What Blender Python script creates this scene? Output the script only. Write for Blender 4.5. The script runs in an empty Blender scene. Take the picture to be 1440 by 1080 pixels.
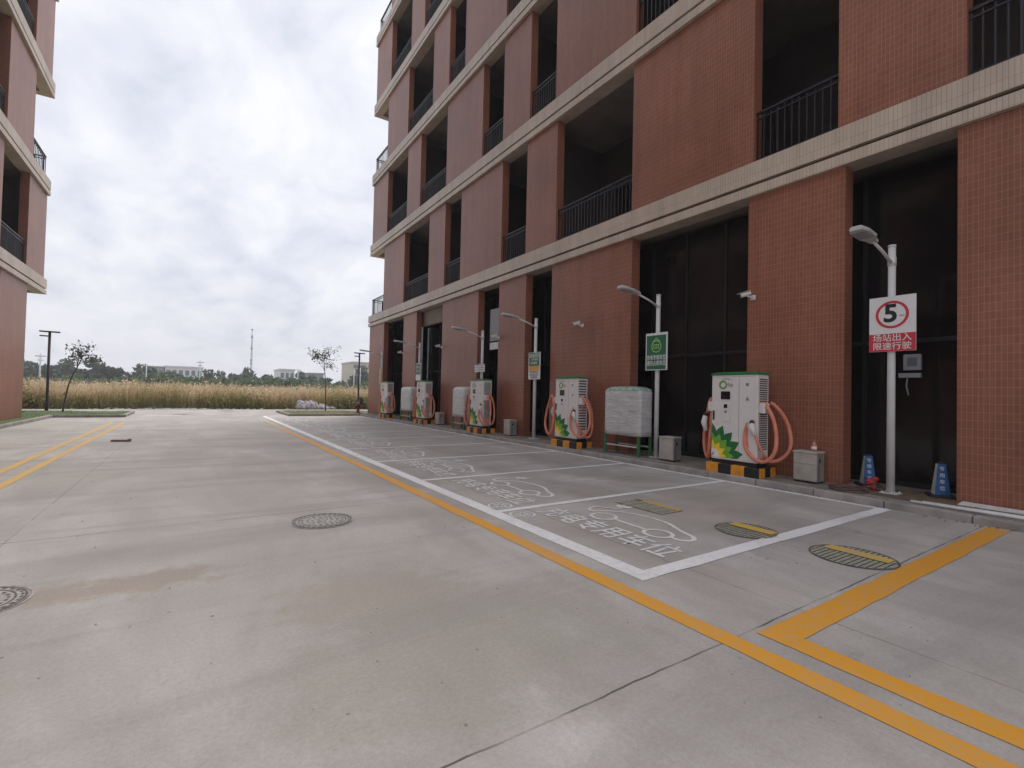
import bpy, math, random
import numpy as np
from mathutils import Vector, Matrix

random.seed(7)
rng = np.random.default_rng(7)
sc = bpy.context.scene
COL = sc.collection
PI = math.pi

# ------------------------------------------------------------------ camera
cam = bpy.data.cameras.new("camera")
cam.sensor_width = 36.0
cam.lens = 676.631 / 1440.0 * 36.0
cam.clip_start = 0.05
cam.clip_end = 5000
camo = bpy.data.objects.new("camera", cam)
COL.objects.link(camo)
_yaw, _pit, _rol = 0.58364809, 0.02095129, 0.02313987
_f = Vector((math.sin(_yaw) * math.cos(_pit), math.cos(_yaw) * math.cos(_pit), math.sin(_pit)))
_r = Vector((math.cos(_yaw), -math.sin(_yaw), 0))
_u = _r.cross(_f)
_r2 = _r * math.cos(_rol) + _u * math.sin(_rol)
_u2 = _u * math.cos(_rol) - _r * math.sin(_rol)
camo.matrix_world = Matrix(((_r2.x, _u2.x, -_f.x, 0), (_r2.y, _u2.y, -_f.y, 0), (_r2.z, _u2.z, -_f.z, 1.6), (0, 0, 0, 1)))
sc.camera = camo

# ------------------------------------------------------------------ light
SUN_EL, SUN_AZ = math.radians(60), math.radians(36)      # azimuth from +Y toward +X
sd = bpy.data.lights.new("sun", 'SUN')
sd.energy = 2.0
sd.angle = math.radians(24)
sd.color = (1.0, 0.96, 0.9)
sun = bpy.data.objects.new("sun", sd)
COL.objects.link(sun)
S = Vector((math.sin(SUN_AZ) * math.cos(SUN_EL), math.cos(SUN_AZ) * math.cos(SUN_EL), math.sin(SUN_EL)))
sun.rotation_euler = S.to_track_quat('Z', 'Y').to_euler()
sc.view_settings.view_transform = 'Standard'
sc.view_settings.look = 'None'
sc.view_settings.exposure = 0.40
sc.view_settings.gamma = 1.0


# ------------------------------------------------------------------ node helper
class NT:
    def __init__(s, tree):
        s.t = tree
        s.n = tree.nodes
        s.l = tree.links

    def put(s, sock, v):
        if v is None:
            return
        if hasattr(v, 'is_output') or hasattr(v, 'links'):
            s.l.new(v, sock)
        else:
            try:
                sock.default_value = v
            except Exception:
                sock.default_value = tuple(v)

    def node(s, typ, **kw):
        nd = s.n.new(typ)
        for k, v in kw.items():
            setattr(nd, k, v)
        return nd

    def math(s, op, a, b=None, c=None, clamp=False):
        nd = s.node('ShaderNodeMath', operation=op, use_clamp=clamp)
        s.put(nd.inputs[0], a)
        s.put(nd.inputs[1], b)
        if c is not None:
            s.put(nd.inputs[2], c)
        return nd.outputs[0]

    def noise(s, vec, scale, detail=4, rough=0.55, dist=0.0):
        nd = s.node('ShaderNodeTexNoise')
        if vec is not None:
            s.l.new(vec, nd.inputs['Vector'])
        nd.inputs['Scale'].default_value = scale
        nd.inputs['Detail'].default_value = detail
        nd.inputs['Roughness'].default_value = rough
        nd.inputs['Distortion'].default_value = dist
        return nd.outputs['Fac']

    def ramp(s, fac, stops, interp='LINEAR'):
        nd = s.node('ShaderNodeValToRGB')
        cr = nd.color_ramp
        cr.interpolation = interp
        while len(cr.elements) < len(stops):
            cr.elements.new(0.5)
        for e, (p, c) in zip(cr.elements, stops):
            e.position = p
            e.color = (c if hasattr(c, '__len__') else (c, c, c))[:3] + (1,) if hasattr(c, '__len__') else (c, c, c, 1)
        s.l.new(fac, nd.inputs[0])
        return nd.outputs[0]

    def mix(s, fac, a, b, mode='MIX'):
        nd = s.node('ShaderNodeMix', data_type='RGBA', blend_type=mode)
        s.put(nd.inputs[0], fac)
        for i, v in ((6, a), (7, b)):
            if hasattr(v, 'is_output'):
                s.l.new(v, nd.inputs[i])
            else:
                nd.inputs[i].default_value = tuple(v)[:3] + (1,)
        return nd.outputs[2]

    def vmap(s, vec, scale=(1, 1, 1), loc=(0, 0, 0), rot=(0, 0, 0)):
        nd = s.node('ShaderNodeMapping')
        s.l.new(vec, nd.inputs[0])
        nd.inputs['Location'].default_value = loc
        nd.inputs['Rotation'].default_value = rot
        nd.inputs['Scale'].default_value = scale
        return nd.outputs[0]

    def pos(s):
        return s.node('ShaderNodeNewGeometry').outputs['Position']

    def obj(s):
        return s.node('ShaderNodeTexCoord').outputs['Object']

    def sep(s, v):
        nd = s.node('ShaderNodeSeparateXYZ')
        s.l.new(v, nd.inputs[0])
        return nd.outputs

    def comb(s, x, y, z):
        nd = s.node('ShaderNodeCombineXYZ')
        for i, v in enumerate((x, y, z)):
            s.put(nd.inputs[i], v)
        return nd.outputs[0]

    def bump(s, h, strength=0.3, dist=0.02):
        nd = s.node('ShaderNodeBump')
        s.l.new(h, nd.inputs['Height'])
        nd.inputs['Strength'].default_value = strength
        nd.inputs['Distance'].default_value = dist
        return nd.outputs[0]


# ------------------------------------------------------------------ world
world = bpy.data.worlds.new("World")
sc.world = world
world.use_nodes = True
w = NT(world.node_tree)
w.n.clear()
sky = w.node('ShaderNodeTexSky', sky_type='NISHITA', sun_disc=False)
sky.sun_elevation = SUN_EL
sky.sun_rotation = SUN_AZ
sky.air_density = 1.2
sky.dust_density = 2.0
tc = w.node('ShaderNodeTexCoord').outputs['Generated']
dx, dy, dz = w.sep(tc)
den = w.math('ADD', w.math('MAXIMUM', dz, 0.0), 0.22)
cv = w.comb(w.math('DIVIDE', dx, den), w.math('DIVIDE', dy, den), 0.0)
n1 = w.noise(w.vmap(cv, (1.0, 0.62, 1), (3.1, 1.7, 0), (0, 0, 0.6)), 4.2, 7, 0.56, 0.35)
n2 = w.noise(w.vmap(cv, (1, 1, 1), (9.1, 4.2, 0)), 0.9, 3, 0.5)
n3 = w.noise(w.vmap(cv, (1.0, 0.5, 1), (1.1, 8.7, 0), (0, 0, 0.5)), 9.0, 4, 0.55)
cl = w.math('ADD', w.math('ADD', w.math('MULTIPLY', n1, 0.62), w.math('MULTIPLY', n2, 0.4)), w.math('MULTIPLY', w.math('SUBTRACT', n3, 0.5), 0.14))
ccol = w.ramp(cl, [(0.36, (0.52, 0.555, 0.645)), (0.45, (0.635, 0.655, 0.73)), (0.53, (0.72, 0.728, 0.785)), (0.61, (0.80, 0.802, 0.835))])
hz = w.math('POWER', w.math('SUBTRACT', 1.0, w.math('MAXIMUM', dz, 0.0), clamp=True), 7.0)
ccol = w.mix(w.math('MULTIPLY', hz, 0.85), ccol, (0.635, 0.635, 0.69))
bgs = w.node('ShaderNodeBackground')
w.l.new(sky.outputs[0], bgs.inputs[0])
bgs.inputs[1].default_value = 0.10
bgc = w.node('ShaderNodeBackground')
w.l.new(ccol, bgc.inputs[0])
bgc.inputs[1].default_value = 1.0
ms = w.node('ShaderNodeMixShader')
ms.inputs[0].default_value = 0.93
w.l.new(bgs.outputs[0], ms.inputs[1])
w.l.new(bgc.outputs[0], ms.inputs[2])
wo = w.node('ShaderNodeOutputWorld')
w.l.new(ms.outputs[0], wo.inputs[0])


# ------------------------------------------------------------------ materials
def newmat(name):
    m = bpy.data.materials.new(name)
    m.use_nodes = True
    nt = NT(m.node_tree)
    b = m.node_tree.nodes['Principled BSDF']
    return m, nt, b


def plain(name, col, rough=0.6, metal=0.0, var=0.12, scale=6.0, spec=0.5, bump=0.0):
    m, nt, b = newmat(name)
    o = nt.obj()
    n = nt.noise(o, scale, 5, 0.6)
    lo = tuple(c * (1 - var) for c in col)
    hi = tuple(min(1, c * (1 + var)) for c in col)
    nt.l.new(nt.ramp(n, [(0.3, lo), (0.7, hi)]), b.inputs['Base Color'])
    nt.l.new(nt.ramp(n, [(0.3, max(0.02, rough - 0.08)), (0.7, min(1, rough + 0.08))]), b.inputs['Roughness'])
    b.inputs['Metallic'].default_value = metal
    b.inputs['Specular IOR Level'].default_value = spec
    if bump:
        nt.l.new(nt.bump(nt.noise(o, scale * 6, 4), bump, 0.01), b.inputs['Normal'])
    return m


def tile_mat(name, c1, c2, mortar, tw, th, mw, rough=0.42, axis_y=True, big=0.18):
    m, nt, b = newmat(name)
    p = nt.pos()
    x, y, z = nt.sep(p)
    u = nt.math('ADD', y, x)
    v = nt.comb(u, z, 0.0)
    br = nt.node('ShaderNodeTexBrick')
    br.offset = 0.0
    br.squash = 1.0
    nt.l.new(v, br.inputs['Vector'])
    br.inputs['Color1'].default_value = c1 + (1,)
    br.inputs['Color2'].default_value = c2 + (1,)
    br.inputs['Mortar'].default_value = mortar + (1,)
    br.inputs['Scale'].default_value = 1.0
    br.inputs['Mortar Size'].default_value = mw
    br.inputs['Mortar Smooth'].default_value = 0.15
    br.inputs['Bias'].default_value = 0.0
    br.inputs['Brick Width'].default_value = tw
    br.inputs['Row Height'].default_value = th
    n = nt.noise(p, 0.55, 4, 0.6)
    col = nt.mix(1.0, br.outputs['Color'], nt.ramp(n, [(0.3, 1 - big), (0.7, 1 + big * 0.6)]), 'MULTIPLY')
    st = nt.noise(nt.vmap(p, (1.6, 1.6, 0.12)), 2.0, 4, 0.6)
    col = nt.mix(1.0, col, nt.ramp(st, [(0.36, 0.88), (0.60, 1.03)]), 'MULTIPLY')
    nt.l.new(col, b.inputs['Base Color'])
    b.inputs['Roughness'].default_value = rough
    nt.l.new(nt.bump(nt.math('SUBTRACT', 1.0, br.outputs['Fac']), 0.25, 0.004), b.inputs['Normal'])
    return m


def concrete_ground():
    m, nt, b = newmat('concrete_paving')
    p = nt.pos()
    x, y, z = nt.sep(p)
    big = nt.noise(p, 0.16, 5, 0.6, 0.3)
    mid = nt.noise(nt.vmap(p, (1.0, 0.55, 1)), 0.75, 6, 0.62, 0.5)
    fine = nt.noise(p, 38.0, 4, 0.7)
    grit = nt.noise(p, 160.0, 2, 0.6)
    col = nt.ramp(mid, [(0.32, (0.335, 0.308, 0.286)), (0.5, (0.425, 0.396, 0.374)), (0.68, (0.545, 0.515, 0.497))])
    col = nt.mix(nt.ramp(big, [(0.42, 0.0), (0.62, 0.55)]), col, (0.405, 0.365, 0.315))
    br = nt.noise(nt.vmap(p, (1, 1, 1), (5.3, 2.2, 0)), 0.42, 4, 0.55)
    col = nt.mix(nt.ramp(br, [(0.60, 0.0), (0.70, 0.42)]), col, (0.36, 0.295, 0.235))
    # two old brown stains and one olive damp patch
    wv = nt.math('MULTIPLY', nt.math('SUBTRACT', nt.noise(p, 2.6, 6, 0.7), 0.5), 3.0)
    for (cx, cy, rx, ry, cc, k) in ((-0.35, 4.95, 0.62, 0.30, (0.335, 0.262, 0.200), 0.62), (1.25, 3.75, 0.75, 0.55, (0.365, 0.300, 0.250), 0.55), (1.5, 2.7, 1.1, 0.8, (0.345, 0.325, 0.265), 0.5), (-1.2, 3.6, 0.6, 0.7, (0.37, 0.35, 0.30), 0.45)):
        ex = nt.math('DIVIDE', nt.math('SUBTRACT', x, cx), rx)
        ey = nt.math('DIVIDE', nt.math('SUBTRACT', y, cy), ry)
        dd = nt.math('ADD', nt.math('SQRT', nt.math('ADD', nt.math('MULTIPLY', ex, ex), nt.math('MULTIPLY', ey, ey))), wv)
        col = nt.mix(nt.ramp(nt.math('MULTIPLY', dd, 0.5), [(0.34, k), (0.60, 0.0)]), col, cc)
    # tyre sweep streaks along the driving direction
    stv = nt.noise(nt.vmap(p, (1.5, 0.16, 1), (1.4, 0, 0), (0, 0, 0.12)), 1.1, 5, 0.62, 0.7)
    col = nt.mix(nt.ramp(stv, [(0.52, 0.0), (0.70, 0.26)]), col, (0.27, 0.245, 0.235))
    sweep = nt.noise(nt.vmap(p, (0.22, 1.5, 1), (3.4, 0.6, 0), (0, 0, 0.35)), 0.9, 5, 0.6, 0.6)
    col = nt.mix(nt.ramp(sweep, [(0.49, 0.0), (0.68, 0.55)]), col, (0.285, 0.265, 0.255))
    # sparse dark drips
    dr = nt.noise(p, 2.4, 3, 0.5)
    col = nt.mix(nt.ramp(dr, [(0.71, 0.0), (0.76, 0.4)]), col, (0.20, 0.185, 0.175))
    col = nt.mix(1.0, col, nt.ramp(fine, [(0.25, 0.86), (0.75, 1.10)]), 'MULTIPLY')
    col = nt.mix(1.0, col, nt.ramp(grit, [(0.3, 0.88), (0.7, 1.08)]), 'MULTIPLY')
    sp = nt.noise(p, 7.5, 2, 0.5)
    col = nt.mix(nt.ramp(sp, [(0.755, 0.0), (0.775, 0.6)]), col, (0.16, 0.145, 0.13))
    # slab joints
    wob = nt.math('MULTIPLY', nt.math('SUBTRACT', nt.noise(p, 3.0, 3), 0.5), 0.03)

    def joint(c, off, per, wid):
        t = nt.math('ADD', nt.math('SUBTRACT', c, off), wob)
        fr = nt.math('SUBTRACT', t, nt.math('MULTIPLY', nt.math('ROUND', nt.math('DIVIDE', t, per)), per))
        return nt.math('LESS_THAN', nt.math('ABSOLUTE', fr), wid)
    jj = nt.math('MAXIMUM', joint(y, 1.88, 4.9, 0.007), nt.math('MULTIPLY', joint(x, 3.92, 5.45, 0.006), 0.6))
    brk = nt.ramp(nt.noise(p, 1.7, 3), [(0.38, 0.25), (0.56, 0.85)])
    col = nt.mix(nt.math('MULTIPLY', jj, brk), col, (0.06, 0.055, 0.05))
    nt.l.new(col, b.inputs['Base Color'])
    nt.l.new(nt.ramp(mid, [(0.3, 0.62), (0.7, 0.82)]), b.inputs['Roughness'])
    b.inputs['Specular IOR Level'].default_value = 0.35
    h = nt.math('SUBTRACT', nt.math('ADD', nt.math('MULTIPLY', fine, 0.5), nt.math('MULTIPLY', grit, 0.35)), jj)
    nt.l.new(nt.bump(h, 0.25, 0.006), b.inputs['Normal'])
    return m


def paint_mat(name, col, wear=0.5, dust=(0.36, 0.34, 0.32)):
    m, nt, b = newmat(name)
    p = nt.pos()
    n = nt.noise(p, 14.0, 6, 0.7)
    n2 = nt.noise(p, 1.1, 4, 0.6)
    f = nt.math('ADD', nt.math('MULTIPLY', n, 0.6), nt.math('MULTIPLY', n2, 0.5))
    c = nt.mix(nt.ramp(f, [(0.52, 0.0), (0.70, wear)]), col, dust)
    nt.l.new(c, b.inputs['Base Color'])
    b.inputs['Roughness'].default_value = 0.65
    return m


def translucent(nt, b, col, k):
    tr = nt.node('ShaderNodeBsdfTranslucent')
    nt.l.new(col, tr.inputs['Color'])
    mx = nt.node('ShaderNodeMixShader')
    mx.inputs[0].default_value = k
    nt.l.new(b.outputs[0], mx.inputs[1])
    nt.l.new(tr.outputs[0], mx.inputs[2])
    out = [n for n in nt.n if n.type == 'OUTPUT_MATERIAL'][0]
    nt.l.new(mx.outputs[0], out.inputs['Surface'])


def leaf_mat(name, c1, c2, rnd=True):
    m, nt, b = newmat(name)
    p = nt.pos()
    n = nt.noise(p, 1.3, 3, 0.6)
    oi = nt.node('ShaderNodeObjectInfo').outputs['Random']
    gi = nt.node('ShaderNodeNewGeometry').outputs['Random Per Island']
    f = nt.math('ADD', nt.math('MULTIPLY', n, 0.4), nt.math('ADD', nt.math('MULTIPLY', oi, 0.3), nt.math('MULTIPLY', gi, 0.35)))
    c = nt.ramp(f, [(0.25, c1), (0.8, c2)])
    nt.l.new(c, b.inputs['Base Color'])
    translucent(nt, b, c, 0.35)
    b.inputs['Roughness'].default_value = 0.6
    b.inputs['Specular IOR Level'].default_value = 0.25
    return m


def reed_mat(name, low, mid, top, h):
    m, nt, b = newmat(name)
    p = nt.pos()
    x, y, z = nt.sep(p)
    gi = nt.node('ShaderNodeNewGeometry').outputs['Random Per Island']
    n = nt.noise(nt.vmap(p, (0.30, 0.10, 0.0)), 0.75, 5, 0.65)
    t = nt.math('ADD', nt.math('DIVIDE', z, h), nt.math('ADD', nt.math('MULTIPLY', nt.math('SUBTRACT', gi, 0.5), 0.5), nt.math('MULTIPLY', nt.math('SUBTRACT', n, 0.5), 2.6)))
    c = nt.ramp(t, [(0.12, low), (0.5, mid), (0.85, top)])
    c = nt.mix(1.0, c, nt.ramp(gi, [(0.0, 0.75), (1.0, 1.2)]), 'MULTIPLY')
    nt.l.new(c, b.inputs['Base Color'])
    b.inputs['Roughness'].default_value = 0.75
    b.inputs['Specular IOR Level'].default_value = 0.15
    translucent(nt, b, c, 0.45)
    return m


M = {}


def cable_mat():
    m, nt, b = newmat('corrugated_coral_hose')
    o = nt.obj()
    n = nt.noise(o, 5.0, 4, 0.6)
    nt.l.new(nt.ramp(n, [(0.3, (0.58, 0.17, 0.105)), (0.6, (0.74, 0.245, 0.155)), (0.8, (0.80, 0.37, 0.27))]), b.inputs['Base Color'])
    b.inputs['Roughness'].default_value = 0.5
    x, y, z = nt.sep(o)
    wv = nt.math('SINE', nt.math('MULTIPLY', nt.math('ADD', z, nt.math('ADD', x, y)), 230.0))
    nt.l.new(nt.bump(wv, 0.5, 0.004), b.inputs['Normal'])
    return m


M['tile'] = tile_mat('terracotta_tile', (0.288, 0.104, 0.062), (0.252, 0.088, 0.051), (0.40, 0.22, 0.14), 0.062, 0.124, 0.0030)
M['beige'] = tile_mat('beige_tile', (0.575, 0.475, 0.385), (0.52, 0.425, 0.34), (0.32, 0.245, 0.18), 0.062, 0.42, 0.0032, big=0.12)
M['soffit'] = plain('soffit_plaster', (0.30, 0.26, 0.225), 0.85, var=0.15, scale=1.5)
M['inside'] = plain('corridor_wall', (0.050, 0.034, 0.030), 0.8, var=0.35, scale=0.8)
M['inside2'] = plain('corridor_floor', (0.12, 0.11, 0.10), 0.8, var=0.25, scale=1.2)
M['ceil'] = plain('corridor_ceiling', (0.22, 0.19, 0.17), 0.9, var=0.25, scale=1.0)
M['groove'] = plain('groove_dark', (0.055, 0.04, 0.03), 0.8)
M['rail'] = plain('railing_steel', (0.030, 0.030, 0.034), 0.45, 0.3)
M['ground'] = concrete_ground()
M['white_paint'] = paint_mat('white_road_paint', (0.78, 0.77, 0.78), 0.42)
M['thin_paint'] = paint_mat('thin_white_paint', (0.74, 0.73, 0.73), 0.55)
M['yellow_paint'] = paint_mat('yellow_road_paint', (0.68, 0.31, 0.022), 0.34)
M['pale_yellow'] = paint_mat('faded_yellow_paint', (0.62, 0.38, 0.11), 0.5)
M['band'] = paint_mat('worn_band_paint', (0.62, 0.40, 0.07), 0.6)
M['kerb'] = plain('kerb_stone', (0.30, 0.275, 0.25), 0.85, var=0.3, scale=3.0, bump=0.3)
M['pave'] = plain('pavement_concrete', (0.215, 0.19, 0.17), 0.85, var=0.3, scale=1.6, bump=0.3)
M['soil'] = plain('brown_soil', (0.13, 0.092, 0.06), 0.95, var=0.45, scale=9, bump=0.5)
M['pole_white'] = plain('white_pole_paint', (0.62, 0.61, 0.60), 0.45, var=0.06)
M['lamp_grey'] = plain('lamp_housing', (0.46, 0.46, 0.46), 0.45, var=0.06)
M['lamp_glass'] = plain('lamp_lens', (0.34, 0.34, 0.35), 0.2, var=0.05)
M['sign_white'] = plain('sign_white', (0.74, 0.72, 0.72), 0.45, var=0.04)
M['sign_red'] = plain('sign_red', (0.55, 0.035, 0.05), 0.45, var=0.06)
M['sign_black'] = plain('sign_black', (0.015, 0.015, 0.016), 0.5, var=0.05)
M['sign_green'] = plain('sign_green', (0.018, 0.135, 0.065), 0.45, var=0.1)
M['sign_lime'] = plain('sign_lime', (0.42, 0.62, 0.17), 0.45, var=0.05)
M['sign_orange'] = plain('sign_orange', (0.70, 0.33, 0.06), 0.5, var=0.1)
M['cabinet'] = plain('cabinet_white', (0.70, 0.66, 0.635), 0.42, var=0.05, scale=3)
M['cab_line'] = plain('cabinet_seam', (0.34, 0.32, 0.31), 0.5, var=0.05)
M['cab_green'] = plain('cabinet_green', (0.02, 0.17, 0.045), 0.45, var=0.15)
M['pet_dark'] = plain('petal_dark_green', (0.012, 0.14, 0.042), 0.45, var=0.2)
M['pet_light'] = plain('petal_light_green', (0.17, 0.40, 0.035), 0.45, var=0.2)
M['pet_yellow'] = plain('petal_yellow', (0.85, 0.60, 0.04), 0.45, var=0.12)
M['black'] = plain('black_plastic', (0.014, 0.014, 0.016), 0.4, var=0.2)
M['screen'] = plain('screen_glass', (0.012, 0.013, 0.018), 0.12, var=0.1)
M['grey_mark'] = plain('printed_grey', (0.22, 0.21, 0.20), 0.5, var=0.1)
M['cable'] = cable_mat()
M['orange'] = plain('orange_block', (0.66, 0.26, 0.02), 0.6, var=0.25, scale=9)
M['steel'] = plain('brushed_steel', (0.42, 0.405, 0.385), 0.45, 0.6, var=0.16, scale=5)
M['steel_front'] = plain('pale_panel', (0.44, 0.41, 0.36), 0.55, 0.15, var=0.16, scale=5)
M['film'] = None
M['leg_green'] = plain('green_leg_paint', (0.035, 0.145, 0.05), 0.5, var=0.15)
M['cone_blue'] = plain('cone_blue', (0.012, 0.095, 0.29), 0.5, var=0.2)
M['cone_white'] = plain('cone_white', (0.62, 0.66, 0.60), 0.5, var=0.12)
M['rubber'] = plain('black_rubber', (0.022, 0.018, 0.022), 0.7, var=0.3)
M['red_plastic'] = plain('red_plastic', (0.45, 0.032, 0.024), 0.5, var=0.15)
M['hose'] = plain('dark_hose', (0.095, 0.050, 0.044), 0.5, var=0.3, scale=20)
M['pvc'] = plain('white_pvc', (0.68, 0.68, 0.66), 0.4, var=0.1)
M['iron'] = plain('cast_iron', (0.13, 0.12, 0.108), 0.6, 0.3, var=0.5, scale=24)
M['iron_pale'] = plain('worn_cast_iron', (0.37, 0.345, 0.325), 0.7, 0.05, var=0.4, scale=24)
M['grate_pale'] = plain('dusty_grate', (0.44, 0.425, 0.34), 0.75, 0.0, var=0.3, scale=20)
M['hole'] = plain('dark_slot', (0.012, 0.011, 0.010), 0.9)
M['dark_metal'] = plain('dark_lamp_metal', (0.045, 0.038, 0.040), 0.5, 0.2, var=0.2)
M['hydrant'] = plain('hydrant_red', (0.21, 0.05, 0.038), 0.6, var=0.25)
M['bark'] = plain('grey_bark', (0.10, 0.085, 0.07), 0.9, var=0.4, scale=12, bump=0.4)
M['wood'] = plain('weathered_wood', (0.20, 0.14, 0.10), 0.85, var=0.3, scale=14)
M['paper'] = plain('paper_white', (0.75, 0.75, 0.75), 0.6, var=0.04)
M['amber'] = plain('amber_bottle', (0.42, 0.18, 0.09), 0.25, var=0.3, scale=22)
M['cloth_white'] = plain('white_bags', (0.42, 0.40, 0.43), 0.8, var=0.55, scale=5)
M['far_white'] = plain('far_white_wall', (0.72, 0.72, 0.72), 0.8, var=0.06)
M['far_grey'] = plain('far_grey_wall', (0.36, 0.375, 0.40), 0.8, var=0.08)
M['far_beige'] = plain('far_beige_wall', (0.62, 0.56, 0.47), 0.8, var=0.06)
M['far_glass'] = plain('far_window', (0.16, 0.19, 0.23), 0.3)
M['far_pole'] = plain('far_steel', (0.30, 0.32, 0.35), 0.6, var=0.1)
M['far_pole_white'] = plain('far_concrete_pole', (0.62, 0.62, 0.62), 0.8, var=0.1)
M['leaf_far'] = leaf_mat('far_foliage', (0.060, 0.080, 0.062), (0.14, 0.165, 0.115))
M['leaf_mid'] = leaf_mat('bush_foliage', (0.075, 0.115, 0.058), (0.20, 0.25, 0.12))
M['leaf_sap'] = leaf_mat('sapling_foliage', (0.060, 0.064, 0.066), (0.15, 0.155, 0.13))
M['leaf_weed'] = leaf_mat('weed_foliage', (0.16, 0.17, 0.06), (0.38, 0.36, 0.16))
M['reed'] = reed_mat('dry_reed', (0.42, 0.37, 0.18), (0.58, 0.46, 0.27), (0.70, 0.56, 0.39), 2.1)
M['lawn'] = plain('lawn_green', (0.075, 0.115, 0.032), 0.9, var=0.4, scale=5, bump=0.5)
M['blade'] = leaf_mat('lawn_blade', (0.055, 0.095, 0.022), (0.13, 0.175, 0.055))
M['island'] = plain('patchy_turf', (0.135, 0.135, 0.072), 0.95, var=0.4, scale=5, bump=0.5)
M['field'] = plain('field_earth', (0.17, 0.14, 0.075), 0.95, var=0.3, scale=0.5)
M['rubble'] = plain('pale_rubble', (0.55, 0.53, 0.52), 0.9, var=0.3, scale=6)


def glass_mat():
    m, nt, b = newmat('dark_window_glass')
    p = nt.pos()
    n = nt.noise(p, 0.6, 3)
    nt.l.new(nt.ramp(n, [(0.3, (0.010, 0.008, 0.008)), (0.7, (0.020, 0.016, 0.016))]), b.inputs['Base Color'])
    nt.l.new(nt.ramp(n, [(0.3, 0.06), (0.7, 0.14)]), b.inputs['Roughness'])
    b.inputs['Specular IOR Level'].default_value = 0.34
    nt.l.new(nt.bump(nt.noise(p, 1.2, 2), 0.04, 0.05), b.inputs['Normal'])
    return m


M['glass'] = glass_mat()


def film_mat():
    m, nt, b = newmat('stretch_film')
    p = nt.pos()
    n = nt.noise(nt.vmap(p, (1.0, 1.2, 9.0)), 2.6, 5, 0.65, 0.6)
    nt.l.new(nt.ramp(n, [(0.3, (0.42, 0.40, 0.39)), (0.55, (0.56, 0.54, 0.53)), (0.75, (0.74, 0.73, 0.73))]), b.inputs['Base Color'])
    b.inputs['Roughness'].default_value = 0.28
    b.inputs['Specular IOR Level'].default_value = 0.6
    nt.l.new(nt.bump(n, 0.5, 0.03), b.inputs['Normal'])
    return m


M['film'] = film_mat()


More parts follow.
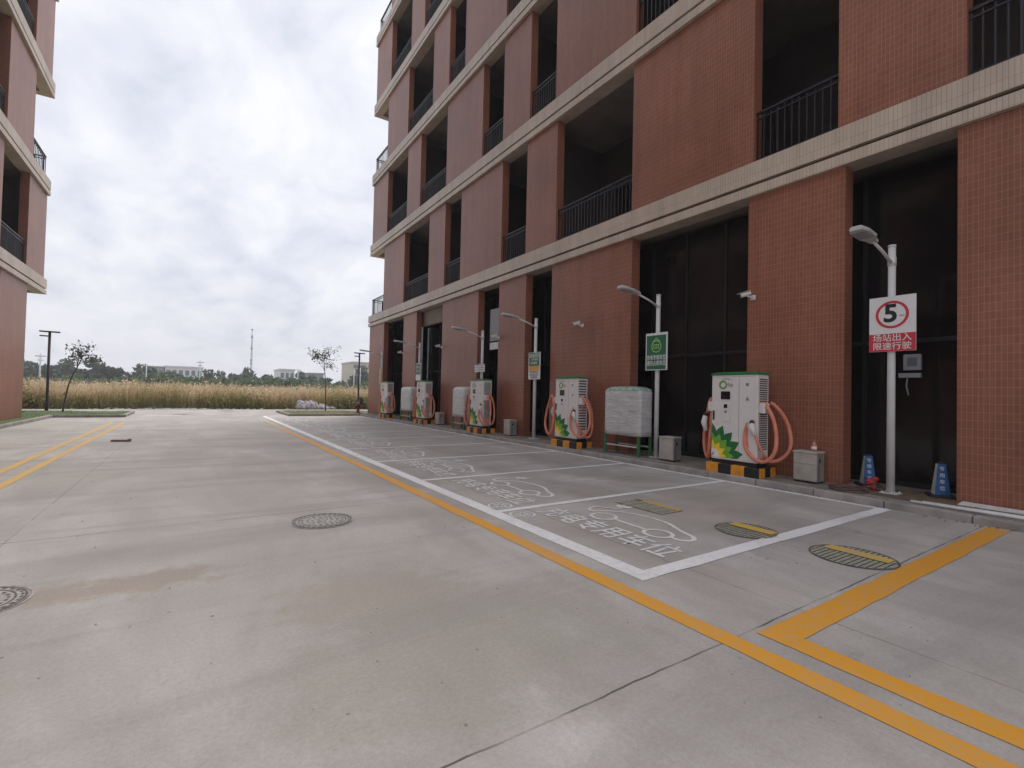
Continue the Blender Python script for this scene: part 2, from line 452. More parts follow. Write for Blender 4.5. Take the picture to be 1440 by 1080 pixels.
# ------------------------------------------------------------------ mesh helper
class MB:
    def __init__(s):
        s.v = []
        s.f = []
        s.m = []
        s.s = []
        s.mi = 0

    def add(s, vs, fs, smooth=False):
        k = len(s.v)
        s.v += [tuple(q) for q in vs]
        for f in fs:
            s.f.append(tuple(i + k for i in f))
            s.m.append(s.mi)
            s.s.append(smooth)
        return s

    def box(s, x0, x1, y0, y1, z0, z1, bev=0.0):
        if bev:
            b = bev
            pts = [(x0 + b, y0), (x1 - b, y0), (x1, y0 + b), (x1, y1 - b), (x1 - b, y1), (x0 + b, y1), (x0, y1 - b), (x0, y0 + b)]
            cx, cy = (x0 + x1) / 2, (y0 + y1) / 2
            sx = 1 - 2 * b / (x1 - x0)
            sy = 1 - 2 * b / (y1 - y0)
            inn = [(cx + (a - cx) * sx, cy + (c - cy) * sy) for a, c in pts]
            rings = [[(a, c, z0) for a, c in inn], [(a, c, z0 + b) for a, c in pts], [(a, c, z1 - b) for a, c in pts], [(a, c, z1) for a, c in inn]]
            return s.rings(rings, True, True)
        vs = [(x0, y0, z0), (x1, y0, z0), (x1, y1, z0), (x0, y1, z0), (x0, y0, z1), (x1, y0, z1), (x1, y1, z1), (x0, y1, z1)]
        return s.add(vs, [(0, 3, 2, 1), (4, 5, 6, 7), (0, 1, 5, 4), (1, 2, 6, 5), (2, 3, 7, 6), (3, 0, 4, 7)])

    def rings(s, rings, cap0=True, cap1=True, smooth=False, closed=True):
        n = len(rings[0])
        vs = [q for r in rings for q in r]
        fs = []
        for i in range(len(rings) - 1):
            for j in range(n if closed else n - 1):
                a = i * n + j
                b = i * n + (j + 1) % n
                fs.append((a, b, b + n, a + n))
        s.add(vs, fs, smooth)
        k = len(s.v) - len(vs)
        if cap0:
            s.f.append(tuple(k + j for j in reversed(range(n))))
            s.m.append(s.mi)
            s.s.append(False)
        if cap1:
            s.f.append(tuple(k + (len(rings) - 1) * n + j for j in range(n)))
            s.m.append(s.mi)
            s.s.append(False)
        return s

    def tube(s, pts, r, n=8, closed=False, cap=True):
        pts = [Vector(p) for p in pts]
        rs = r if hasattr(r, '__len__') else [r] * len(pts)
        N = len(pts)
        prev = None
        rings = []
        for i, p in enumerate(pts):
            if closed:
                t = pts[(i + 1) % N] - pts[i - 1]
            else:
                t = pts[min(i + 1, N - 1)] - pts[max(i - 1, 0)]
            t.normalize()
            if prev is None:
                a = Vector((0, 0, 1)) if abs(t.z) < 0.9 else Vector((1, 0, 0))
                nx = t.cross(a).normalized()
            else:
                nx = (prev - t * prev.dot(t)).normalized()
            prev = nx
            ny = t.cross(nx)
            rings.append([p + (nx * math.cos(2 * PI * k / n) + ny * math.sin(2 * PI * k / n)) * rs[i] for k in range(n)])
        if closed:
            rings.append(rings[0])
            return s.rings(rings, False, False, True)
        return s.rings(rings, cap, cap, True)

    def lathe(s, prof, c=(0, 0), n=16, cap0=True, cap1=True):
        rings = [[(c[0] + r * math.cos(2 * PI * k / n), c[1] + r * math.sin(2 * PI * k / n), z) for k in range(n)] for r, z in prof]
        return s.rings(rings, cap0, cap1, True)

    def prism(s, poly, d0, d1):
        """poly: list of 3-D points (planar); swept from offset d0 to d1 vectors"""
        d0 = Vector(d0)
        d1 = Vector(d1)
        return s.rings([[Vector(p) + d0 for p in poly], [Vector(p) + d1 for p in poly]])

    def quad(s, a, b, c, d):
        return s.add([a, b, c, d], [(0, 1, 2, 3)])

    def disc(s, c, r, z, n=32, r0=0.0):
        if r0 <= 0:
            return s.add([(c[0] + r * math.cos(2 * PI * k / n), c[1] + r * math.sin(2 * PI * k / n), z) for k in range(n)], [tuple(range(n))])
        vs = []
        for k in range(n):
            a = 2 * PI * k / n
            vs += [(c[0] + r0 * math.cos(a), c[1] + r0 * math.sin(a), z), (c[0] + r * math.cos(a), c[1] + r * math.sin(a), z)]
        return s.add(vs, [(2 * k, 2 * k + 1, (2 * k + 3) % (2 * n), (2 * k + 2) % (2 * n)) for k in range(n)])

    def build(s, name, mats, parent=None, loc=None):
        me = bpy.data.meshes.new(name)
        me.from_pydata(s.v, [], s.f)
        if not isinstance(mats, (list, tuple)):
            mats = [mats]
        for m in mats:
            me.materials.append(m)
        me.polygons.foreach_set('material_index', s.m)
        me.polygons.foreach_set('use_smooth', s.s)
        me.update()
        o = bpy.data.objects.new(name, me)
        COL.objects.link(o)
        if parent:
            o.parent = parent
        if loc:
            o.location = loc
        return o


def npmesh(name, V, F, mat, parent=None):
    """V (n,3), F (m,k) numpy, all faces with k corners"""
    me = bpy.data.meshes.new(name)
    k = F.shape[1]
    me.vertices.add(len(V))
    me.vertices.foreach_set('co', V.astype(np.float32).ravel())
    me.loops.add(F.size)
    me.loops.foreach_set('vertex_index', F.astype(np.int32).ravel())
    me.polygons.add(len(F))
    me.polygons.foreach_set('loop_start', np.arange(0, F.size, k, dtype=np.int32))
    me.polygons.foreach_set('loop_total', np.full(len(F), k, dtype=np.int32))
    me.materials.append(mat)
    me.update(calc_edges=True)
    o = bpy.data.objects.new(name, me)
    COL.objects.link(o)
    if parent:
        o.parent = parent
    return o


def thing(name, label, cat, loc=(0, 0, 0), rz=0.0, group=None):
    o = bpy.data.objects.new(name, None)
    o.empty_display_size = 0.2
    COL.objects.link(o)
    o.location = loc
    o.rotation_euler = (0, 0, rz)
    o['label'] = label
    o['category'] = cat
    if group:
        o['group'] = group
    return o


def tag(o, label, cat, group=None):
    o['label'] = label
    o['category'] = cat
    if group:
        o['group'] = group
    return o


def structure(o):
    o['kind'] = 'structure'
    return o


def stuff(o, label, cat):
    o['kind'] = 'stuff'
    o['label'] = label
    o['category'] = cat
    return o


def dup(root, loc, label=None, group=None, rz=None, scale=None):
    r = root.copy()
    COL.objects.link(r)
    r.location = loc
    if rz is not None:
        r.rotation_euler = (0, 0, rz)
    if scale is not None:
        r.scale = scale
    if label:
        r['label'] = label
    if group:
        r['group'] = group
    for ch in list(root.children):
        c = ch.copy()
        COL.objects.link(c)
        c.parent = r
        for g in ch.children:
            d = g.copy()
            COL.objects.link(d)
            d.parent = c
    return r


def text_mesh(txt, size, extrude=0.0, align='CENTER', bold=0.0):
    cu = bpy.data.curves.new('lettering', 'FONT')
    cu.body = txt
    cu.size = size
    cu.extrude = extrude
    cu.offset = bold
    cu.align_x = align
    cu.align_y = 'CENTER'
    cu.resolution_u = 3
    o = bpy.data.objects.new('lettering', cu)
    COL.objects.link(o)
    bpy.context.view_layer.update()
    dg = bpy.context.evaluated_depsgraph_get()
    me = bpy.data.meshes.new_from_object(o.evaluated_get(dg))
    bpy.data.objects.remove(o)
    bpy.data.curves.remove(cu)
    return me


def put_text(name, txt, size, mat, mtx, parent=None, bold=0.0, sx=1.0, depth=0.0):
    me = text_mesh(txt, size, depth, bold=bold)
    me.transform(mtx @ Matrix.Diagonal((sx, 1, 1, 1)))
    me.materials.clear()
    me.materials.append(mat)
    o = bpy.data.objects.new(name, me)
    COL.objects.link(o)
    if parent:
        o.parent = parent
    return o


# text facing -X (towards the road): right = -Y, up = +Z
def face_road(x, y, z):
    return Matrix(((0, 0, -1, x), (-1, 0, 0, y), (0, 1, 0, z), (0, 0, 0, 1)))


# text lying on the ground, read from the road: right = -Y, up = +X
def on_ground(x, y, z):
    return Matrix(((0, 1, 0, x), (-1, 0, 0, y), (0, 0, 1, z), (0, 0, 0, 1)))


# ================================================================== GROUND
GX0, GX1, GY0, GY1 = -60, 60, -12, 41.0
g = MB()
g.quad((-130, -40, -0.06), (180, -40, -0.06), (180, 240, -0.06), (-130, 240, -0.06))
structure(g.build('field_ground', M['field']))
g = MB()
g.quad((GX0, GY0, 0), (GX1, GY0, 0), (GX1, GY1, 0), (GX0, GY1, 0))
structure(g.build('concrete_road', M['ground']))

HP = 0.12      # pavement height
XK = 8.80      # kerb face
XF = 9.70      # facade plane


def strip_y(mb, x0, x1, y0, y1, z):
    n = max(1, int((y1 - y0) * 4))
    e = 0.004
    L = [(x0 + random.gauss(0, e), x1 + random.gauss(0, e), y0 + (y1 - y0) * i / n) for i in range(n + 1)]
    for a, b in zip(L[:-1], L[1:]):
        mb.quad((a[0], a[2], z), (a[1], a[2], z), (b[1], b[2], z), (b[0], b[2], z))


def strip_x(mb, x0, x1, y0, y1, z):
    n = max(1, int((x1 - x0) * 4))
    e = 0.004
    L = [(y0 + random.gauss(0, e), y1 + random.gauss(0, e), x0 + (x1 - x0) * i / n) for i in range(n + 1)]
    for a, b in zip(L[:-1], L[1:]):
        mb.quad((a[2], a[0], z), (b[2], b[0], z), (b[2], b[1], z), (a[2], a[1], z))


# parking bay lines
YD = [2.96 + 2.6 * i for i in range(11)]       # dividers
mk = MB()
strip_y(mk, 3.31, 3.51, YD[0] - 0.09, 31.0, 0.004)
structure(mk.build('white_bay_line', M['white_paint']))
mk = MB()
for i, y in enumerate(YD):
    wd = 0.085 if i == 0 else 0.06
    strip_x(mk, 3.505, 8.625, y - wd, y + wd, 0.0048)
strip_y(mk, 8.62, 8.74, YD[0] - 0.085, 31.0, 0.004)
structure(mk.build('white_bay_dividers', M['white_paint']))
mk = MB()
strip_y(mk, 2.93, 3.10, -6.0, 21.5, 0.004)
structure(mk.build('yellow_edge_line', M['yellow_paint']))
mk = MB()
strip_y(mk, 2.945, 3.085, 21.5, 27.0, 0.004)
structure(mk.build('faded_yellow_edge_line', M['pale_yellow']))
mk = MB()
strip_x(mk, 3.27, 8.72, 1.62, 1.83, 0.0048)
strip_y(mk, 3.27, 3.46, -6.0, 1.63, 0.004)
structure(mk.build('yellow_box_line', M['yellow_paint']))
mk = MB()
strip_y(mk, -2.50, -2.36, -6.0, 26.5, 0.004)
strip_y(mk, -2.90, -2.76, -6.0, 26.5, 0.004)
structure(mk.build('yellow_centre_lines', M['pale_yellow']))


def ribbon(mb, pts, wd, z, closed=False):
    P = [Vector((p[0], p[1])) for p in pts]
    n = len(P)
    L = []
    for i in range(n):
        if closed:
            t = P[(i + 1) % n] - P[i - 1]
        else:
            t = P[min(i + 1, n - 1)] - P[max(i - 1, 0)]
        t.normalize()
        q = Vector((-t.y, t.x)) * wd / 2
        L.append((P[i] + q, P[i] - q))
    for i in range(n if closed else n - 1):
        a, b = L[i], L[(i + 1) % n]
        mb.quad((a[0].x, a[0].y, z), (a[1].x, a[1].y, z), (b[1].x, b[1].y, z), (b[0].x, b[0].y, z))


def smooth_path(pts, k=6):
    out = []
    n = len(pts)
    for i in range(n - 1):
        p0, p1, p2, p3 = (Vector(pts[max(i - 1, 0)]), Vector(pts[i]), Vector(pts[i + 1]), Vector(pts[min(i + 2, n - 1)]))
        for j in range(k):
            t = j / k
            out.append(0.5 * ((2 * p1) + (p2 - p0) * t + (2 * p0 - 5 * p1 + 4 * p2 - p3) * t * t + (3 * p1 - p0 - 3 * p2 + p3) * t * t * t))
    out.append(Vector(pts[-1]))
    return out


# bay lettering: words, car outline with plug, round badges
me = text_mesh("充电专用车位", 0.50, bold=0.006)
bay_text = me
for i in range(10):
    y0, y1 = YD[i], YD[i + 1]
    yc = (y0 + y1) / 2
    o = bpy.data.objects.new('bay_lettering', bay_text)
    if not bay_text.materials:
        bay_text.materials.append(M['thin_paint'])
    COL.objects.link(o)
    o.matrix_world = on_ground(4.13, yc, 0.0045) @ Matrix.Diagonal((0.72, 0.95, 1, 1))
    structure(o)
    c = MB()
    # outline: u along -Y (0..1.75), v along +X
    def P(u, v):
        return (4.55 + v * 1.05, yc + 0.80 - u)
    roof = smooth_path([P(0.10, 0.10), P(0.22, 0.33), P(0.45, 0.47), P(0.75, 0.53), P(1.05, 0.50), P(1.35, 0.36), P(1.58, 0.28), P(1.66, 0.16), P(1.60, 0.06), P(1.47, 0.05)])
    ribbon(c, roof, 0.055, 0.0045)
    ribbon(c, [P(0.56, 0.07), P(0.80, 0.06), P(1.10, 0.05)], 0.05, 0.0045)
    for uc in (0.38, 1.28):
        ribbon(c, [P(uc + 0.17 * math.cos(a), 0.05 + 0.15 * math.sin(a)) for a in [2 * PI * k / 20 for k in range(20)]], 0.05, 0.0045, True)
    cord = smooth_path([P(0.10, 0.10), P(-0.02, 0.16), P(-0.08, 0.32), P(0.06, 0.42), P(0.16, 0.52), P(0.12, 0.62)])
    ribbon(c, cord, 0.05, 0.0062)
    ribbon(c, [P(0.02, 0.62), P(0.24, 0.70)], 0.13, 0.008)
    ribbon(c, [P(0.06, 0.72), P(0.03, 0.84)], 0.035, 0.0045)
    ribbon(c, [P(0.17, 0.76), P(0.14, 0.88)], 0.035, 0.0045)
    structure(c.build('bay_car_symbol', M['thin_paint']))
    c = MB()
    for yb in ((y1 - 0.28,) if i == 0 else (y0 + 0.28,) if i == 1 else ()):
        cc = (3.70, yb)
        ribbon(c, [(cc[0] + 0.165 * math.cos(a), cc[1] + 0.165 * math.sin(a)) for a in [2 * PI * k / 24 for k in range(24)]], 0.03, 0.0045, True)
        for q in range(10):
            a = 2 * PI * q / 10
            ribbon(c, [(cc[0] + 0.05 * math.cos(a), cc[1] + 0.05 * math.sin(a)), (cc[0] + 0.115 * math.cos(a), cc[1] + 0.115 * math.sin(a))], 0.028, 0.0045)
    if c.v:
        structure(c.build('bay_round_badges', M['thin_paint']))

# kerb stones and pavement on the building side
kb = MB()
y = -8.0
while y < 32.4:
    x = XK + random.uniform(-0.006, 0.006)
    kb.box(x, XK + 0.16, y + 0.006, y + 0.994, -0.03, HP - 0.012 + random.uniform(-0.008, 0.008), 0.012)
    y += 1.0
structure(kb.build('kerb', M['kerb']))
pv = MB()
pv.box(XK + 0.16, 23.5, -8, 32.3, -0.05, HP)
structure(pv.build('pavement', M['pave']))
so = MB()
n = 26
so.add([(9.62 + 0.62 * math.cos(2 * PI * k / n) * random.uniform(.85, 1.1), 2.75 + 0.75 * math.sin(2 * PI * k / n) * random.uniform(.85, 1.1), HP + 0.004) for k in range(n)], [tuple(range(n))])
structure(so.build('soil_patch', M['soil']))

# left lawn with kerb
lw = MB()
lw.box(-40, -5.62, -10, 36.0, -0.05, 0.11)
lw.box(-5.62, -2.95, 30.75, 35.2, -0.05, 0.109)
structure(lw.build('lawn', M['lawn']))
kb = MB()
y = -10
while y < 30.5:
    kb.box(-5.62, -5.46, y + 0.005, min(y + 0.995, 30.6), -0.03, 0.13, 0.012)
    y += 1.0
x = -5.46
while x < -2.9:
    kb.box(x + 0.005, x + 0.85, 30.6, 30.75, -0.03, 0.13, 0.012)
    x += 0.86
for k in range(8):      # rounded nose
    a0 = -PI / 2 + k * PI / 8
    cx, cy, rr = -2.88, 32.9, 2.2
    kb.box(-2.95, -2.80, 30.75 + k * 0.55, 30.75 + k * 0.55 + 0.54, -0.03, 0.13, 0.012)
structure(kb.build('lawn_kerb', M['kerb']))
# right turf island
isl = MB()
isl.box(4.85, 9.3, 30.95, 36.0, -0.05, 0.12)
isl.box(9.3, 40, 32.35, 36.0, -0.05, 0.119)
structure(isl.build('turf_island', M['island']))
kb = MB()
x = 4.7
while x < 9.2:
    kb.box(x, x + 0.895, 30.8, 30.95, -0.03, 0.135, 0.012)
    x += 0.9
for k in range(6):
    kb.box(4.7, 4.85, 30.95 + k * 0.85, 30.95 + k * 0.85 + 0.845, -0.03, 0.135, 0.012)
structure(kb.build('island_kerb', M['kerb']))


# ================================================================== BUILDINGS
LEV = [5.86, 10.62, 15.38, 20.14, 24.90]    # underside of each cornice
CH = 0.70
ODD = [(29.2, 32.08), (23.97, 25.85), (17.35, 20.78), (13.93, 15.72), (8.98, 12.45), (3.91, 5.73), (-4.2, 2.38)]
EVEN = [(26.03, 29.5), (20.75, 22.6), (15.67, 19.1), (12.31, 14.02), (5.64, 9.03), (2.28, 4.04), (-6.2, -0.5)]
YEND, YBEG = 32.08, -8.0


def railing(parent, x, y0, y1, z, axis='y', step=0.14):
    r = MB()
    n = max(2, int(round((y1 - y0) / step)))
    hgt = 1.12

    def bx(a0, a1, x0, x1, z0, z1):
        if axis == 'y':
            r.box(x0, x1, a0, a1, z0, z1)
        else:
            r.box(a0, a1, x0, x1, z0, z1)
    bx(y0, y1, x - 0.03, x + 0.03, z + hgt - 0.045, z + hgt)
    bx(y0, y1, x - 0.018, x + 0.018, z + hgt - 0.16, z + hgt - 0.13)
    bx(y0, y1, x - 0.018, x + 0.018, z + 0.09, z + 0.12)
    for i in range(n + 1):
        a = y0 + 0.02 + (y1 - y0 - 0.04) * i / n
        wd = step * 0.17 if i % 8 else step * 0.26
        bx(a - wd / 2, a + wd / 2, x - 0.011, x + 0.011, z + (0.12 if i % 8 else 0.0), z + hgt - 0.046)
    return r.build('balcony_railing', M['rail'], parent)


def make_building(root, par, ybeg):
    """facade faces -X in root space, plane at x=0; y is world y"""
    D = 13.0
    for fl in range(6):
        zb = HP if fl == 0 else LEV[fl - 1] + CH
        zt = LEV[fl] if fl < 5 else 27.2
        odd = (fl % 2 == 0) == par
        piers = ODD if odd else EVEN
        yend = YEND if odd else 29.5
        for (a, b) in piers:
            if b < ybeg:
                continue
            p = MB()
            p.box(0, 0.30, a, b, zb, zt)
            p.build('facade_pier', M['tile'], root)
        gaps = [(piers[i + 1][1], piers[i][0]) for i in range(len(piers) - 1)]
        z_in = zb
        # back wall, partitions
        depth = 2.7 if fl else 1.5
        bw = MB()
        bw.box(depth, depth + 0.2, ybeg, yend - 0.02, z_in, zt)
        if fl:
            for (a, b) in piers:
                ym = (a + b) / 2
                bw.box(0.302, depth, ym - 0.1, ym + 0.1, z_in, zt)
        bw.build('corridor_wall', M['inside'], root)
        if fl:
            for (a, b) in gaps:
                if b < ybeg:
                    continue
                railing(root, 0.10, a + 0.003, b - 0.003, zb)
                # a dark door and window on the corridor wall
                if b - a > 1.6:
                    d = MB()
                    d.box(depth - 0.05, depth - 0.003, a + 0.25, a + 1.2, z_in + 0.003, z_in + 2.2)
                    d.build('door', M['black'], root)
                    d = MB()
                    d.box(depth - 0.05, depth - 0.003, a + 1.3, b - 0.1, z_in + 0.9, z_in + 2.4)
                    d.build('window', M['glass'], root)
            # gable walls
            gw = MB()
            gw.box(0.302, D, yend - 0.25, yend, z_in, zt)
            gw.build('gable_wall', M['tile'], root)
            if not odd:
                railing(root, 0.10, 29.55, YEND - 0.05, zb, 'y', 0.26)
                railing(root, YEND - 0.1, 0.15, D - 0.2, zb, 'x', 0.30)
        else:
            for (a, b) in gaps:
                if b < ybeg:
                    continue
                lin = 0.0
                if 20 < a < 22 and par:
                    lin = 0.75
                    s = MB()
                    s.box(0.42, 0.62, a - 0.4, b + 0.4, zt - 0.75, zt)
                    s.build('lintel', M['soffit'], root)
                wn = MB()
                wn.box(0.92, 0.94, a - 0.6, b + 0.6, zb, zt - lin - 0.003)
                wo_ = wn.build('window', M['glass'], root)
                fr = MB()
                nn = max(1, int(round((b - a) / 1.1)))
                for k in range(nn + 1):
                    yy = a - 0.02 + (b - a + 0.04) * k / nn
                    fr.box(0.87, 0.917, yy - 0.03, yy + 0.03, zb, zt - lin - 0.006)
                fr.box(0.875, 0.917, a - 0.58, b + 0.58, zb + 2.55, zb + 2.63)
                fr.box(0.875, 0.917, a - 0.58, b + 0.58, zb + 0.002, zb + 0.09)
                fr.build('window_frame', M['black'], wo_)
            gw = MB()
            gw.box(0.302, D, yend - 0.25, yend, z_in, zt)
            gw.build('gable_wall', M['tile'], root)
        # rear wall
        rw = MB()
        rw.box(D, D + 0.25, ybeg, yend, zb, zt)
        rw.build('rear_wall', M['tile'], root)
    for L in LEV:
        # cornice: lower strip, dark groove, taller upper strip
        c = MB()
        c.box(-0.10, 0.36, ybeg, YEND + 0.1, L, L + 0.20)
        c.box(-0.10, 0.36, ybeg, YEND + 0.1, L + 0.27, L + CH)
        co = c.build('cornice', M['beige'], root)
        gq = MB()
        gq.box(0.0, 0.36, ybeg, YEND + 0.02, L + 0.2005, L + 0.2695)
        gq.build('groove', M['groove'], co)
        # return along the gable
        c = MB()
        c.box(0.361, D + 0.3, YEND - 0.3, YEND + 0.1, L, L + 0.20)
        c.box(0.361, D + 0.3, YEND - 0.3, YEND + 0.1, L + 0.27, L + CH)
        c.build('gable_cornice', M['beige'], root)
        s = MB()
        s.box(0.361, D + 0.26, ybeg, YEND - 0.301, L + 0.16, L + CH - 0.003)
        s.build('floor_slab', M['ceil'], root)
    r = MB()
    r.box(-0.05, D + 0.3, ybeg, 29.6, 27.2, 27.5)
    r.build('roof', M['beige'], root)


bR = thing('apartment_building', 'red tiled apartment block with beige cornices behind the charging bays on the right', 'building', (XF, 0, 0))
make_building(bR, True, YBEG)
bL = thing('apartment_building', 'red tiled apartment block cut off by the left edge, standing behind the lawn', 'building', (-6.15, 0, 0))
make_building(bL, False, 8.0)
# mirror the left block so that its facade faces +X, and slide its far end to y = 31.5
bL.scale = (-1, 1, 1)
bL.location = (-6.15, -0.58, 0)

# extra pieces of the right building that the photograph shows
pp = MB()
pp.tube([(0.95, 8.72, 6.57), (0.95, 8.72, 10.7)], 0.055, 10)
pp.build('drain_pipe', M['far_pole_white'], bR)
pp = MB()
pp.tube([(0.32, 7.45, 6.57), (0.32, 7.45, 7.9)], 0.05, 10)
pp.build('drain_pipe', M['far_pole_white'], bR)

# ================================================================== BUILDING-SIDE FURNITURE


def make_lamp(label, y, top, group='white lamp posts along the pavement'):
    t = thing('street_lamp', label, 'street lamp', (9.55, y, HP), 0, group)
    p = MB()
    h = top - HP
    p.tube([(0, 0, 0.012), (0, 0, h * 0.5), (0, 0, h)], [0.058, 0.055, 0.052], 14)
    p.tube([(0, 0, h - 0.02), (0, 0, h + 0.012)], 0.056, 14)
    p.tube([(0, 0, h - 0.33), (0, 0, h - 0.19)], 0.060, 14)
    p.build('pole', M['pole_white'], t)
    b = MB()
    b.box(-0.12, 0.12, -0.12, 0.12, 0, 0.014)
    for sx in (-1, 1):
        for sy in (-1, 1):
            b.lathe([(0.014, 0.014), (0.014, 0.035)], (sx * .09, sy * .09), 8)
    b.build('base_plate', M['pole_white'], t)
    a = MB()
    a.tube([(-0.04, 0, h - 0.28), (-0.35, 0.0, h - 0.17), (-0.75, 0.0, h - 0.07)], [0.026, 0.024, 0.022], 10)
    a.build('arm', M['pole_white'], t)
    hd = MB()
    q = [(-0.70, 0.055), (-0.84, 0.075), (-0.95, 0.125), (-1.22, 0.13), (-1.36, 0.085), (-1.36, -0.085), (-1.22, -0.13), (-0.95, -0.125), (-0.84, -0.075), (-0.70, -0.055)]

    def zz(x, k):
        return h - 0.055 + (-x - 0.75) * 0.10 + k
    rr = [[(x, yy * 0.9, zz(x, -0.028)) for x, yy in q], [(x, yy, zz(x, -0.012)) for x, yy in q], [(x, yy, zz(x, 0.012)) for x, yy in q], [(x * 0.97 - 0.03, yy * 0.72, zz(x, 0.042)) for x, yy in q]]
    hd.rings(rr)
    ho = hd.build('lamp_head', M['lamp_grey'], t)
    ln = MB()
    qq = [(-0.98, 0.095), (-1.28, 0.095), (-1.28, -0.095), (-0.98, -0.095)]
    ln.rings([[(x, yy, zz(x, -0.040)) for x, yy in qq], [(x, yy, zz(x, -0.0285)) for x, yy in qq]])
    ln.build('lens', M['lamp_glass'], ho)
    return t


make_lamp('white lamp post with the round speed sign, nearest the camera', 3.16, 4.19)
make_lamp('white lamp post carrying the all-green square notice', 7.95, 4.14)
make_lamp('white lamp post carrying the green, orange and white notice', 13.07, 4.16)
make_lamp('white lamp post rising behind the third charger, with two small plates', 16.66, 4.10)
make_lamp('white lamp post rising behind the fourth charger, with a slim green notice', 23.07, 4.10)
make_lamp('farthest white lamp post, beside the last charger and the building corner', 29.0, 4.02)


def board(name, label, y, z0, z1, wd, mat, cat='sign', x=9.47, frame=True):
    t = thing(name, label, cat, (x, y, z0))
    b = MB()
    b.box(-0.012, 0.0, -wd / 2, wd / 2, 0, z1 - z0)
    b.build('sign_board', mat, t)
    k = MB()
    for zz in (0.12, z1 - z0 - 0.12):
        k.box(0.0005, 0.014, -0.10, 0.10, zz - 0.018, zz + 0.018)
        k.box(0.014, 0.03, -0.075, 0.075, zz - 0.012, zz + 0.012)
    k.build('clamp', M['steel'], t)
    return t


# speed limit sign
s5 = board('speed_limit_sign', 'white speed limit sign with a red ring, black 5 and red lower panel', 3.125, 2.44, 3.34, 0.63, M['sign_white'])
r = MB()
r.box(-0.0155, -0.0125, -0.313, 0.313, 0.003, 0.29)
r.build('red_panel', M['sign_red'], s5)
r = MB()
for k in range(48):
    a0, a1 = 2 * PI * k / 48, 2 * PI * (k + 1) / 48
    ro, ri, cz = 0.225, 0.185, 0.60
    r.quad(*[(-0.0145, rad * math.cos(a), cz + rad * math.sin(a)) for rad, a in ((ri, a0), (ro, a0), (ro, a1), (ri, a1))])
r.build('red_ring', M['sign_red'], s5)
put_text('number', "5", 0.40, M['sign_black'], face_road(-0.0145, 0.02, 0.61), s5, 0.012)
put_text('lettering', "km", 0.05, M['sign_black'], face_road(-0.0145, -0.135, 0.575), s5)
put_text('lettering', "场站出入", 0.132, M['sign_white'], face_road(-0.0175, 0.0, 0.215), s5, 0.001)
put_text('lettering', "限速行驶", 0.132, M['sign_white'], face_road(-0.0175, 0.0, 0.078), s5, 0.001)

# green notice
gs = board('notice_sign', 'all-green notice board with pale border and house-shaped ring emblem', 7.915, 2.27, 3.19, 0.66, M['sign_white'])
r = MB()
r.box(-0.0155, -0.0125, -0.29, 0.30, 0.02, 0.86)
r.build('green_panel', M['sign_green'], gs)
r = MB()
cz, ro, ri = 0.585, 0.150, 0.128
for k in range(40):
    a0, a1 = 2 * PI * k / 40, 2 * PI * (k + 1) / 40
    r.quad(*[(-0.0175, rad * math.cos(a), cz + rad * math.sin(a)) for rad, a in ((ri, a0), (ro, a0), (ro, a1), (ri, a1))])


def bar(mb, x, p, q, wd):
    p = Vector(p)
    q = Vector(q)
    t = (q - p).normalized()
    nn = Vector((-t.y, t.x)) * wd / 2
    mb.quad((x, p.x + nn.x, p.y + nn.y), (x, p.x - nn.x, p.y - nn.y), (x, q.x - nn.x, q.y - nn.y), (x, q.x + nn.x, q.y + nn.y))


bar(r, -0.0185, (0.11, 0.70), (0.0, 0.785), 0.02)
bar(r, -0.0195, (-0.11, 0.70), (0.0, 0.785), 0.02)
bar(r, -0.0185, (-0.085, 0.625), (0.085, 0.625), 0.018)
bar(r, -0.0185, (-0.085, 0.545), (0.085, 0.545), 0.018)
for yy in (-0.075, 0.0, 0.075):
    bar(r, -0.0195, (yy, 0.62), (yy, 0.55), 0.016)
r.build('emblem', M['sign_lime'], gs)
put_text('lettering', "充电专用车位", 0.135, M['sign_white'], face_road(-0.0175, 0.0, 0.305), gs, 0.002, 0.72)
put_text('lettering', "请勿占用车位", 0.135, M['sign_white'], face_road(-0.0175, 0.0, 0.165), gs, 0.002, 0.72)

# green / orange / white notice
ns = board('notice_sign', 'notice board in three bands, green above orange above white', 13.0, 2.11, 3.01, 0.66, M['sign_white'])
r = MB()
r.box(-0.0155, -0.0125, -0.285, 0.29, 0.45, 0.885)
r.build('green_panel', M['sign_green'], ns)
r = MB()
r.box(-0.0155, -0.0125, -0.285, 0.29, 0.285, 0.449)
r.build('orange_panel', M['sign_orange'], ns)
put_text('lettering', "充电须知", 0.15, M['sign_white'], face_road(-0.0175, 0.0, 0.78), ns, 0.002, 0.85)
put_text('lettering', "停车充电", 0.09, M['sign_white'], face_road(-0.0175, -0.03, 0.655), ns, 0.001)
put_text('lettering', "扫码缴费", 0.09, M['sign_white'], face_road(-0.0175, 0.02, 0.54), ns, 0.001)
for k, zz in enumerate((0.235, 0.145, 0.06)):
    put_text('lettering', ("请按规定停放车辆", "充电完成及时驶离", "保持通道畅通")[k], 0.075, M['sign_black'], face_road(-0.0145, 0.0, zz), ns, 0.001, 0.85)

# two small plates on the fourth lamp
ps = board('notice_plate', 'pair of small pale plates on the lamp post behind the third charger', 16.72, 2.45, 2.75, 0.78, M['sign_white'], x=9.485)
r = MB()
r.box(-0.03, -0.0125, -0.02, 0.02, 0.0, 0.36)
r.build('divider', M['lamp_grey'], ps)
r = MB()
for yy in (0.2, -0.2):
    for k in range(3):
        r.box(-0.0150, -0.0125, yy - 0.13, yy + 0.13, 0.07 + k * 0.09, 0.10 + k * 0.09)
r.build('faded_print', M['grey_mark'], ps)
